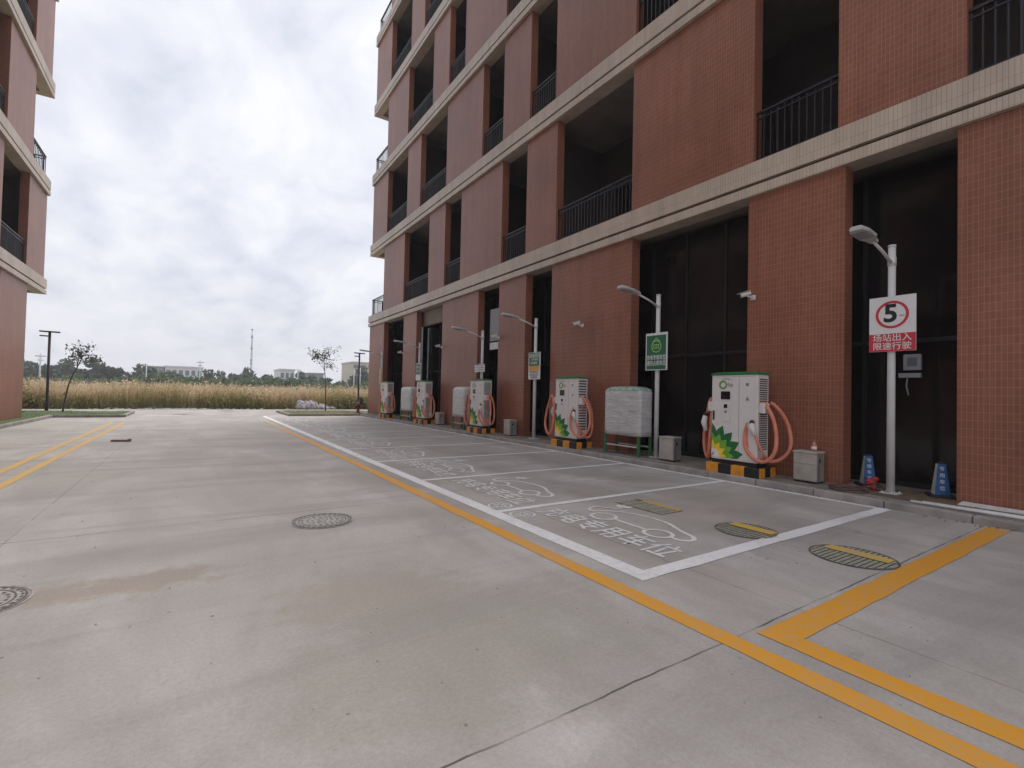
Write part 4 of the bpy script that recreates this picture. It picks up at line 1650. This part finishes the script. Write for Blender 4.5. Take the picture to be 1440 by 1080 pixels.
tl = make_tlamp('dark T-shaped lamp post on the left lawn, tallest in view', (-6.69, 36.0, 0.0), 0.1, 4.42)
dup(tl, (10.42, 36.9, 0.0), 'dark T-shaped lamp post behind the turf island by the building corner', rz=0.3)
dup(tl, (-9.2, 41.5, -0.06), 'dark T-shaped lamp post close against the left building edge', rz=0.2, scale=(0.9, 0.9, 0.82))

hy = thing('fire_hydrant', 'small red fire hydrant on the turf island by the kerb', 'hydrant', (9.02, 31.9, 0.12))
b = MB()
b.lathe([(0.15, 0), (0.15, 0.05), (0.10, 0.06), (0.10, 0.50), (0.14, 0.52), (0.14, 0.56), (0.11, 0.64), (0.05, 0.70), (0.03, 0.74)], (0, 0), 14)
b.build('hydrant_body', M['hydrant'], hy)
for sx in (-1, 1):
    b = MB()
    b.tube([(sx * 0.08, 0, 0.42), (sx * 0.2, 0, 0.42)], 0.06, 10)
    b.build('outlet', M['hydrant'], hy)

# ================================================================== VEGETATION


def leaf_cloud(P, size, up=0.35):
    """P (n,3): one small bent leaf clump (two tris as a quad) per point"""
    n = len(P)
    a = rng.normal(size=(n, 3))
    a /= np.linalg.norm(a, axis=1)[:, None]
    b = rng.normal(size=(n, 3))
    b -= a * (a * b).sum(1)[:, None]
    b /= np.linalg.norm(b, axis=1)[:, None]
    s = size * rng.uniform(0.6, 1.4, (n, 1))
    A, B = a * s, b * s * 0.6
    V = np.stack([P - A, P + B * 0.9 - A * 0.1, P + A, P - B], 1).reshape(-1, 3)
    F = np.arange(n * 4).reshape(n, 4)
    return V, F


def blob_points(n, blobs):
    out = []
    for (cx, cy, cz, rx, ry, rz_), wgt in blobs:
        k = int(n * wgt)
        d = rng.normal(size=(k, 3))
        d /= np.linalg.norm(d, axis=1)[:, None]
        rad = rng.uniform(0.35, 1.0, (k, 1)) ** 0.5
        out.append(np.array([cx, cy, cz]) + d * rad * np.array([rx, ry, rz_]))
    return np.concatenate(out)


def make_tree(name, label, cat, loc, h_, w_, n=420, leaf=0.42, mat='leaf_far', group=None, trunk=True):
    t = thing(name, label, cat, loc, 0, group)
    bl = []
    for k in range(9):
        a = random.uniform(0, 2 * PI)
        rr_ = random.uniform(0, 0.34) * w_
        z = random.uniform(0.34, 0.86) * h_
        s_ = random.uniform(0.16, 0.30) * w_ * (1.15 - 0.5 * z / h_)
        bl.append(((rr_ * math.cos(a), rr_ * math.sin(a), z, s_ * 1.2, s_ * 1.2, s_), 1 / 9))
    V, F = leaf_cloud(blob_points(n, bl), leaf)
    V[:, 2] = np.maximum(V[:, 2], 0.02 * h_)
    npmesh('crown', V, F, M[mat], t)
    if trunk:
        m_ = MB()
        m_.tube([(0, 0, -0.06), (0.05, 0.02, h_ * 0.3), (-0.05, 0.05, h_ * 0.62)], [w_ * 0.035, w_ * 0.028, w_ * 0.012], 7)
        for k in range(4):
            a = k * PI / 2 + 0.4
            m_.tube([(0.03, 0.02, h_ * 0.3), (w_ * 0.2 * math.cos(a), w_ * 0.2 * math.sin(a), h_ * 0.58)], [w_ * 0.018, w_ * 0.006], 5)
        m_.build('trunk', M['bark'], t)
    return t


# far row of trees beyond the dry field
GT = 'far row of trees beyond the dry field'
LT = 'dark round tree in the far row beyond the dry field'
protos = [make_tree('field_tree', LT, 'tree', (-27 + 3 * i, 128 + 2 * i, -0.06), hh, ww, 480, 0.40, 'leaf_far', GT) for i, (hh, ww) in enumerate(((6.0, 6.2), (6.6, 5.4), (5.5, 6.8), (7.2, 5.8)))]
spots = []
for k in range(17):      # left tree belt, x -34 .. -9
    spots.append((-36 + k * 1.75 + random.uniform(-.5, .5), 134 + random.uniform(-6, 8), random.uniform(0.85, 1.02)))
for k in range(9):
    spots.append((-7 + k * 1.5 + random.uniform(-.5, .5), 128 + random.uniform(-6, 6), random.uniform(0.66, 0.8)))
spots += [(k_ * 2.6 + 3.0 + random.uniform(-.7, .7), 138 + random.uniform(-3, 3), random.uniform(0.68, 0.84)) for k_ in range(15)]
spots += [(8.2, 128, 0.92), (9.8, 129, 1.02), (10.9, 131, 0.9), (14.2, 132, 0.82), (15.8, 134, 0.86), (20.5, 132, 0.9), (22.4, 131, 0.85), (26.5, 133, 0.72), (28.4, 131, 0.9), (35.2, 128, 1.08), (37.3, 129, 1.12), (39.0, 131, 0.95)]
for i, (x, y, s_) in enumerate(spots):
    dup(protos[i % 4], (x, y, -0.06), None, GT, rz=random.uniform(0, 6.28), scale=(s_, s_, s_))
# mid bushes behind the reeds
GB = 'bushes between the reeds and the far trees'
LB = 'lighter green bush just behind the dry reeds'
bp_ = [make_tree('field_bush', LB, 'bush', (4 + 4 * i, 96, -0.06), hh, ww, 420, 0.26, 'leaf_mid', GB, False) for i, (hh, ww) in enumerate(((3.4, 5.0), (3.0, 5.6), (3.8, 4.6)))]
for k in range(32):
    x = -24 + k * 1.75 + random.uniform(-.6, .6)
    s_ = random.uniform(0.72, 1.05) * (0.82 if x < -8 else 1.0)
    dup(bp_[k % 3], (x, 92 + random.uniform(-5, 8), -0.06), None, GB, rz=random.uniform(0, 6.28), scale=(s_, s_, s_))


# saplings
def make_sapling(label, loc, h_, crown_c, crown_r, lean, n):
    t = thing('young_tree', label, 'tree', loc, 0, 'thin saplings planted on the turf')
    m_ = MB()
    tip = Vector((crown_c[0], crown_c[1], crown_c[2]))
    base = Vector((0, 0, 0))
    mid = Vector((lean, 0, crown_c[2] * 0.5))
    pts = smooth_path([base, mid, tip + Vector((0, 0, -crown_r[2] * 0.5)), tip], 5)
    m_.tube(pts, [0.045 - 0.035 * i / (len(pts) - 1) for i in range(len(pts))], 7)
    ends = []
    for k in range(16):
        u = random.uniform(0.55, 0.98)
        p = pts[int(u * (len(pts) - 1))]
        e = tip + Vector((random.uniform(-1, 1) * crown_r[0], random.uniform(-1, 1) * crown_r[1], random.uniform(-0.8, 1) * crown_r[2]))
        m_.tube([p, (Vector(p) + e) / 2 + Vector((0, 0, 0.06)), e], [0.013, 0.009, 0.005], 5)
        ends.append((Vector(p), e))
    m_.build('trunk', M['bark'], t)
    P_ = []
    for k in range(n):
        p, e = random.choice(ends)
        u = random.uniform(0.45, 1.1)
        q = p + (e - p) * u
        P_.append((q.x + random.gauss(0, .15), q.y + random.gauss(0, .15), q.z + random.gauss(0, .13)))
    V, F = leaf_cloud(np.array(P_), 0.068)
    npmesh('crown', V, F, M['leaf_sap'], t)
    return t


make_sapling('leaning sapling with sparse leaves beside the dark lamp on the left lawn', (-5.75, 34.3, 0.1), 4.0, (0.66, 0, 3.15), (0.72, 0.65, 0.66), 0.22, 330)
make_sapling('upright sapling with sparse leaves on the right turf island', (7.70, 35.2, 0.1), 4.5, (-0.18, 0, 3.72), (0.88, 0.8, 0.85), -0.05, 430)
sh_ = make_tree('shrub', 'dark low shrub behind the fire hydrant', 'shrub', (9.6, 33.2, 0.1), 1.15, 0.75, 260, 0.07, 'leaf_sap', None, False)


# reeds and weeds
def blades(n, x0, x1, y0, y1, h0, h1, wd, lean, edge_bias=False):
    x = rng.uniform(x0, x1, n)
    u = rng.uniform(0, 1, n)
    y = y0 + (y1 - y0) * (u ** 2 if edge_bias else u)
    clump = 0.5 + 0.5 * np.sin(x * 0.9 + 1.3 * np.sin(y * 0.5)) * np.cos(y * 0.7 + x * 0.33)
    h_ = (h0 + (h1 - h0) * rng.uniform(0, 1, n) ** 1.6) * (0.80 + 0.26 * clump + 0.06 * np.sin(x * 2.7 + y))
    a = rng.uniform(0, 2 * PI, n)
    dx_, dy_ = np.cos(a), np.sin(a)
    lx = rng.normal(0, lean, n) * h_
    ly = rng.normal(0, lean, n) * h_
    z0 = np.full(n, -0.07)
    w_ = wd * rng.uniform(0.6, 1.4, n)
    def pt(k, t, s):
        return np.stack([x + lx * t * t + dx_ * w_ * s, y + ly * t * t + dy_ * w_ * s, z0 + h_ * t], 1)
    V = np.stack([pt(0, 0, -1), pt(0, 0, 1), pt(0, 0.6, 0.8), pt(0, 1.0, 0.15), pt(0, 1.0, -0.15), pt(0, 0.6, -0.8)], 1).reshape(-1, 3)
    b = np.arange(n)[:, None] * 6
    F = np.concatenate([b + np.array([[0, 1, 2, 5]]), b + np.array([[5, 2, 3, 4]])], 0)
    return V, F, np.stack([x + lx, y + ly, z0 + h_], 1)


V1, F1, T1 = blades(26000, -24, 34, 41.9, 58, 1.30, 2.05, 0.022, 0.16, True)
V2, F2, T2 = blades(16000, -45, 60, 58, 92, 1.4, 2.2, 0.05, 0.13)
# feathery seed heads on part of the stems
V4, F4, T4 = blades(700, -24, 34, 42.2, 60, 2.0, 2.45, 0.022, 0.12, True)
sel = rng.choice(len(T1), 9000, replace=False)
Ph = T1[sel] + rng.normal(0, 0.05, (9000, 3))
V3, F3 = leaf_cloud(Ph, 0.085)
V = np.concatenate([V1, V2, V3, V4])
F = np.concatenate([F1, F2 + len(V1), F3 + len(V1) + len(V2), F4 + len(V1) + len(V2) + len(V3)])
stuff(npmesh('dry_grass', V, F, M['reed']), 'tall dry golden reeds filling the field beyond the road', 'grass')
Pw = []
for k in range(170):
    cx_, cy_ = rng.uniform(-22, 30), 41.7 + abs(rng.normal(0, 0.9))
    dens = 0.5 + 0.5 * math.sin(cx_ * 0.55 + 0.6)
    hh = rng.uniform(0.35, 0.75) + 0.6 * dens
    kk = int(25 + 70 * dens)
    q = rng.normal(size=(kk, 3)) * np.array([0.5, 0.45, 0.3]) * 1.0
    q = q + np.array([cx_, cy_, hh * 0.5])
    q[:, 2] = np.clip(q[:, 2], 0.0, hh * 1.5)
    Pw.append(q)
Vw, Fw = leaf_cloud(np.concatenate(Pw), 0.10)
Vb, Fb, _ = blades(9000, -22, 30, 41.3, 43.5, 0.3, 1.0, 0.018, 0.25)
stuff(npmesh('weeds', np.concatenate([Vw, Vb]), np.concatenate([Fw, Fb + len(Vw)]), M['leaf_weed']), 'low green weeds along the near edge of the dry field', 'weeds')
Vl, Fl, _ = blades(9000, -9.5, -5.63, 19, 36, 0.13, 0.21, 0.006, 0.3)
Vm, Fm, _ = blades(4500, -5.6, -2.97, 30.8, 35.2, 0.13, 0.21, 0.006, 0.3)
Vl[:, 2] = np.maximum(Vl[:, 2] + 0.05, 0.1)
Vm[:, 2] = np.maximum(Vm[:, 2] + 0.05, 0.1)
stuff(npmesh('lawn_grass', np.concatenate([Vl, Vm]), np.concatenate([Fl, Fm + len(Vl)]), M['blade']), 'short green grass on the left lawn', 'grass')
Vl, Fl, _ = blades(6000, 4.87, 9.3, 31, 36, 0.12, 0.28, 0.007, 0.4)
Vl[:, 2] = np.maximum(Vl[:, 2] + 0.05, 0.1)
stuff(npmesh('island_grass', Vl, Fl, M['leaf_weed']), 'patchy dry turf on the right island', 'grass')
# rubble line
rb = MB()
for k in range(260):
    x, y, s_ = random.gauss(-1.4, 1.7), 41.35 + random.uniform(-.25, .5), random.uniform(0.03, 0.13)
    if k > 190:
        x = random.uniform(-9, 9)
    rg = [[(x + r_ * s_ * math.cos(2 * PI * j / 6) * random.uniform(.7, 1.2), y + r_ * s_ * math.sin(2 * PI * j / 6) * random.uniform(.7, 1.2), s_ * zz_ - 0.06 * (y > 41)) for j in range(6)] for r_, zz_ in ((1, 0), (1.05, 0.6), (0.5, 1.1))]
    rb.rings(rg)
stuff(rb.build('rubble', M['rubble']), 'pale broken rubble along the edge of the dry field', 'rubble')


# dumped bags heap
def make_bag(label, x, y, z, sx, sy, sz):
    m_ = MB()
    ph = [random.uniform(0, 6.28) for _ in range(6)]
    nr, nk = 12, 22
    rg = []
    for i in range(nr):
        v = i / (nr - 1)
        r_ = math.sin(PI * (0.10 + 0.84 * v)) ** 0.5
        ring = []
        for k in range(nk):
            a = 2 * PI * k / nk
            q = r_ * (1 + 0.16 * math.sin(2 * a + ph[0] + v) + 0.10 * math.sin(5 * a + ph[1] + 4 * v) + 0.07 * math.sin(9 * a + ph[2] - 6 * v) + random.uniform(-.06, .06))
            zz_ = sz * v * (1 + 0.20 * math.sin(a + ph[3]) + 0.10 * math.sin(3 * a + ph[4])) + random.uniform(-.02, .02)
            ring.append((sx * q * math.cos(a), sy * q * math.sin(a), max(0.0, zz_)))
        rg.append(ring)
    m_.rings(rg, True, True, False)
    o_ = m_.build('sack', M['cloth_white'], None, (x, y, z))
    o_.rotation_euler = (0, 0, random.uniform(0, 3))
    tag(o_, label, 'sack', 'pale sacks dumped at the field edge')
    return o_


LS = 'pale lumpy sack in the heap dumped at the field edge behind the island'
for (x, y, z, sx, sy, sz) in ((7.1, 41.3, -.05, .36, .35, .42), (7.5, 41.4, -.05, .45, .4, .60), (8.1, 41.3, -.05, .42, .4, .62), (8.7, 41.35, -.05, .40, .4, .45), (9.2, 41.3, -.05, .32, .3, .30), (7.3, 41.6, .25, .4, .36, .40), (8.1, 41.6, .28, .42, .36, .38), (9.6, 41.4, -.05, .28, .28, .24)):
    make_bag(LS, x, y, z, sx, sy, sz)


# ---------------------------------------------------------------- far buildings, tower, poles
def far_building(label, x0, x1, y, h_, mat, rows, cols, d=12, roof=0.0):
    t = thing('far_building', label, 'building', ((x0 + x1) / 2, y, -0.06))
    hw = (x1 - x0) / 2
    b = MB()
    b.box(-hw, hw, 0, d, 0, h_)
    b.build('wall', mat, t)
    r_ = MB()
    r_.box(-hw - 0.2, hw + 0.2, -0.2, d + 0.2, h_ + 0.002, h_ + 0.35 + roof)
    r_.build('roof', mat, t)
    for i in range(rows):
        for j in range(cols):
            q = MB()
            cx_ = -hw + (j + 0.5) * 2 * hw / cols
            z = (i + 0.35) * h_ / rows
            q.box(cx_ - 0.62 * hw / cols, cx_ + 0.62 * hw / cols, -0.03, -0.004, z, z + 0.42 * h_ / rows)
            q.build('window', M['far_glass'], t)
    return t


far_building('long white low building beyond the trees at left of the mast', -7.1, 2.0, 170, 7.2, M['far_white'], 2, 6)
far_building('low grey building beyond the trees, left of the long white one', -12.0, -7.4, 172, 7.0, M['far_grey'], 2, 3)
far_building('white building among the trees right of the mast', 20.2, 24.0, 150, 7.0, M['far_white'], 2, 3)
far_building('small grey building left of the far beige block', 27.5, 32.0, 150, 6.2, M['far_grey'], 2, 3)
far_building('beige block of several floors beside the right building corner', 37.6, 46, 140, 9.6, M['far_beige'], 4, 4)
t = thing('lattice_mast', 'tall thin telecom mast rising above the far trees', 'mast', (17.2, 200, -0.06))
m_ = MB()
H = 23.4
for k in range(3):
    a = 2 * PI * k / 3
    m_.tube([(0.40 * math.cos(a), 0.40 * math.sin(a), 0), (0.18 * math.cos(a), 0.18 * math.sin(a), H - 2)], 0.07, 5)
for i in range(22):
    z = i * (H - 2) / 22
    z2 = (i + 1) * (H - 2) / 22
    for k in range(3):
        a, b_ = 2 * PI * k / 3, 2 * PI * (k + 1) / 3
        ra, rb_ = 0.40 - 0.22 * z / (H - 2), 0.40 - 0.22 * z2 / (H - 2)
        m_.tube([(ra * math.cos(a), ra * math.sin(a), z), (rb_ * math.cos(b_), rb_ * math.sin(b_), z2)], 0.05, 4)
m_.tube([(0, 0, H - 2.1), (0, 0, H)], 0.07, 5)
m_.build('lattice', M['far_pole'], t)
for z in (H - 0.3, H - 3.0, H - 7.2, H - 11.5, H - 12.6):
    a_ = MB()
    a_.lathe([(0.36, z - 0.22), (0.42, z - 0.1), (0.42, z + 0.1), (0.36, z + 0.22)], (0, 0), 10)
    a_.build('antenna_ring', M['far_pole'], t)


def utility_pole(label, x, y, h_, mat, arm=True):
    t = thing('utility_pole', label, 'pole', (x, y, -0.06), 0, 'thin utility poles in the field')
    m_ = MB()
    m_.tube([(0, 0, 0), (0, 0, h_)], [0.13, 0.09], 7)
    m_.build('pole', mat, t)
    if arm:
        m_ = MB()
        m_.box(-0.6, 0.6, -0.05, 0.05, h_ - 0.5, h_ - 0.38)
        m_.box(-0.35, 0.35, -0.05, 0.05, h_ - 1.1, h_ - 1.0)
        m_.build('crossarm', M['far_pole'], t)
    return t


utility_pole('pale utility pole left of the mast with cross arms', 0.85, 110, 6.8, M['far_pole_white'])
utility_pole('pale utility pole behind the left lawn lamp', -19.5, 100, 6.2, M['far_pole_white'])
utility_pole('pale pole before the long white building', -8.0, 120, 6.0, M['far_pole_white'], False)
utility_pole('pale pole with cross arm right of the mast', 18.6, 112, 6.2, M['far_pole_white'])
utility_pole('thin pale pole left of the island lamp', 28.6, 105, 6.0, M['far_pole_white'], False)
utility_pole('second thin pale pole left of the island lamp', 29.9, 105, 6.6, M['far_pole_white'], False)

# grit and dry leaves gathered along the kerb and the wall foot
gr_ = MB()
for k in range(620):
    m3 = k % 3
    if m3 == 0:
        x, z0 = XK - abs(random.gauss(0, 0.06)) - 0.01, 0.0
    elif m3 == 1:
        x, z0 = XF - abs(random.gauss(0, 0.10)) - 0.02, HP
    else:
        x, z0 = random.uniform(XK + 0.2, XF - 0.05), HP
    y = 0.6 + 22 * random.random() ** 1.6
    s_ = random.uniform(0.004, 0.016)
    ph = random.uniform(0, 6.28)
    rg = [[(x + r_ * s_ * math.cos(ph + 2 * PI * j / 5) * random.uniform(.6, 1.4), y + r_ * s_ * math.sin(ph + 2 * PI * j / 5) * random.uniform(.6, 1.4), z0 + 0.001 + s_ * zz_) for j in range(5)] for r_, zz_ in ((1, 0), (0.7, 0.6))]
    gr_.rings(rg)
stuff(gr_.build('grit', M['soil']), 'brown grit and leaf bits along the kerb and wall foot', 'grit')
gr_ = MB()
for k in range(420):
    x, y = random.uniform(-4, 8.5), 1.0 + 15 * random.random() ** 1.5
    s_ = random.uniform(0.003, 0.010)
    ph = random.uniform(0, 6.28)
    rg = [[(x + r_ * s_ * math.cos(ph + 2 * PI * j / 5) * random.uniform(.6, 1.4), y + r_ * s_ * math.sin(ph + 2 * PI * j / 5) * random.uniform(.6, 1.4), 0.001 + s_ * zz_) for j in range(5)] for r_, zz_ in ((1, 0), (0.7, 0.7))]
    gr_.rings(rg)
stuff(gr_.build('pebbles', M['iron_pale']), 'tiny loose pebbles scattered on the concrete road', 'pebbles')

# ------------------------------------------------------------------ thin air between here and the far trees
hz_ = MB()
hz_.box(-131, 181, -41, 241, -1.2, 31)
ho_ = hz_.build('haze', None)
hm = bpy.data.materials.new('haze')
hm.use_nodes = True
hn = NT(hm.node_tree)
hn.n.clear()
pv_ = hn.node('ShaderNodeVolumePrincipled')
pv_.inputs['Color'].default_value = (0.90, 0.92, 0.97, 1)
pv_.inputs['Density'].default_value = 0.0011
hout = hn.node('ShaderNodeOutputMaterial')
hn.l.new(pv_.outputs[0], hout.inputs['Volume'])
ho_.data.materials.clear()
ho_.data.materials.append(hm)
stuff(ho_, 'thin pale haze over the field and far trees', 'haze')
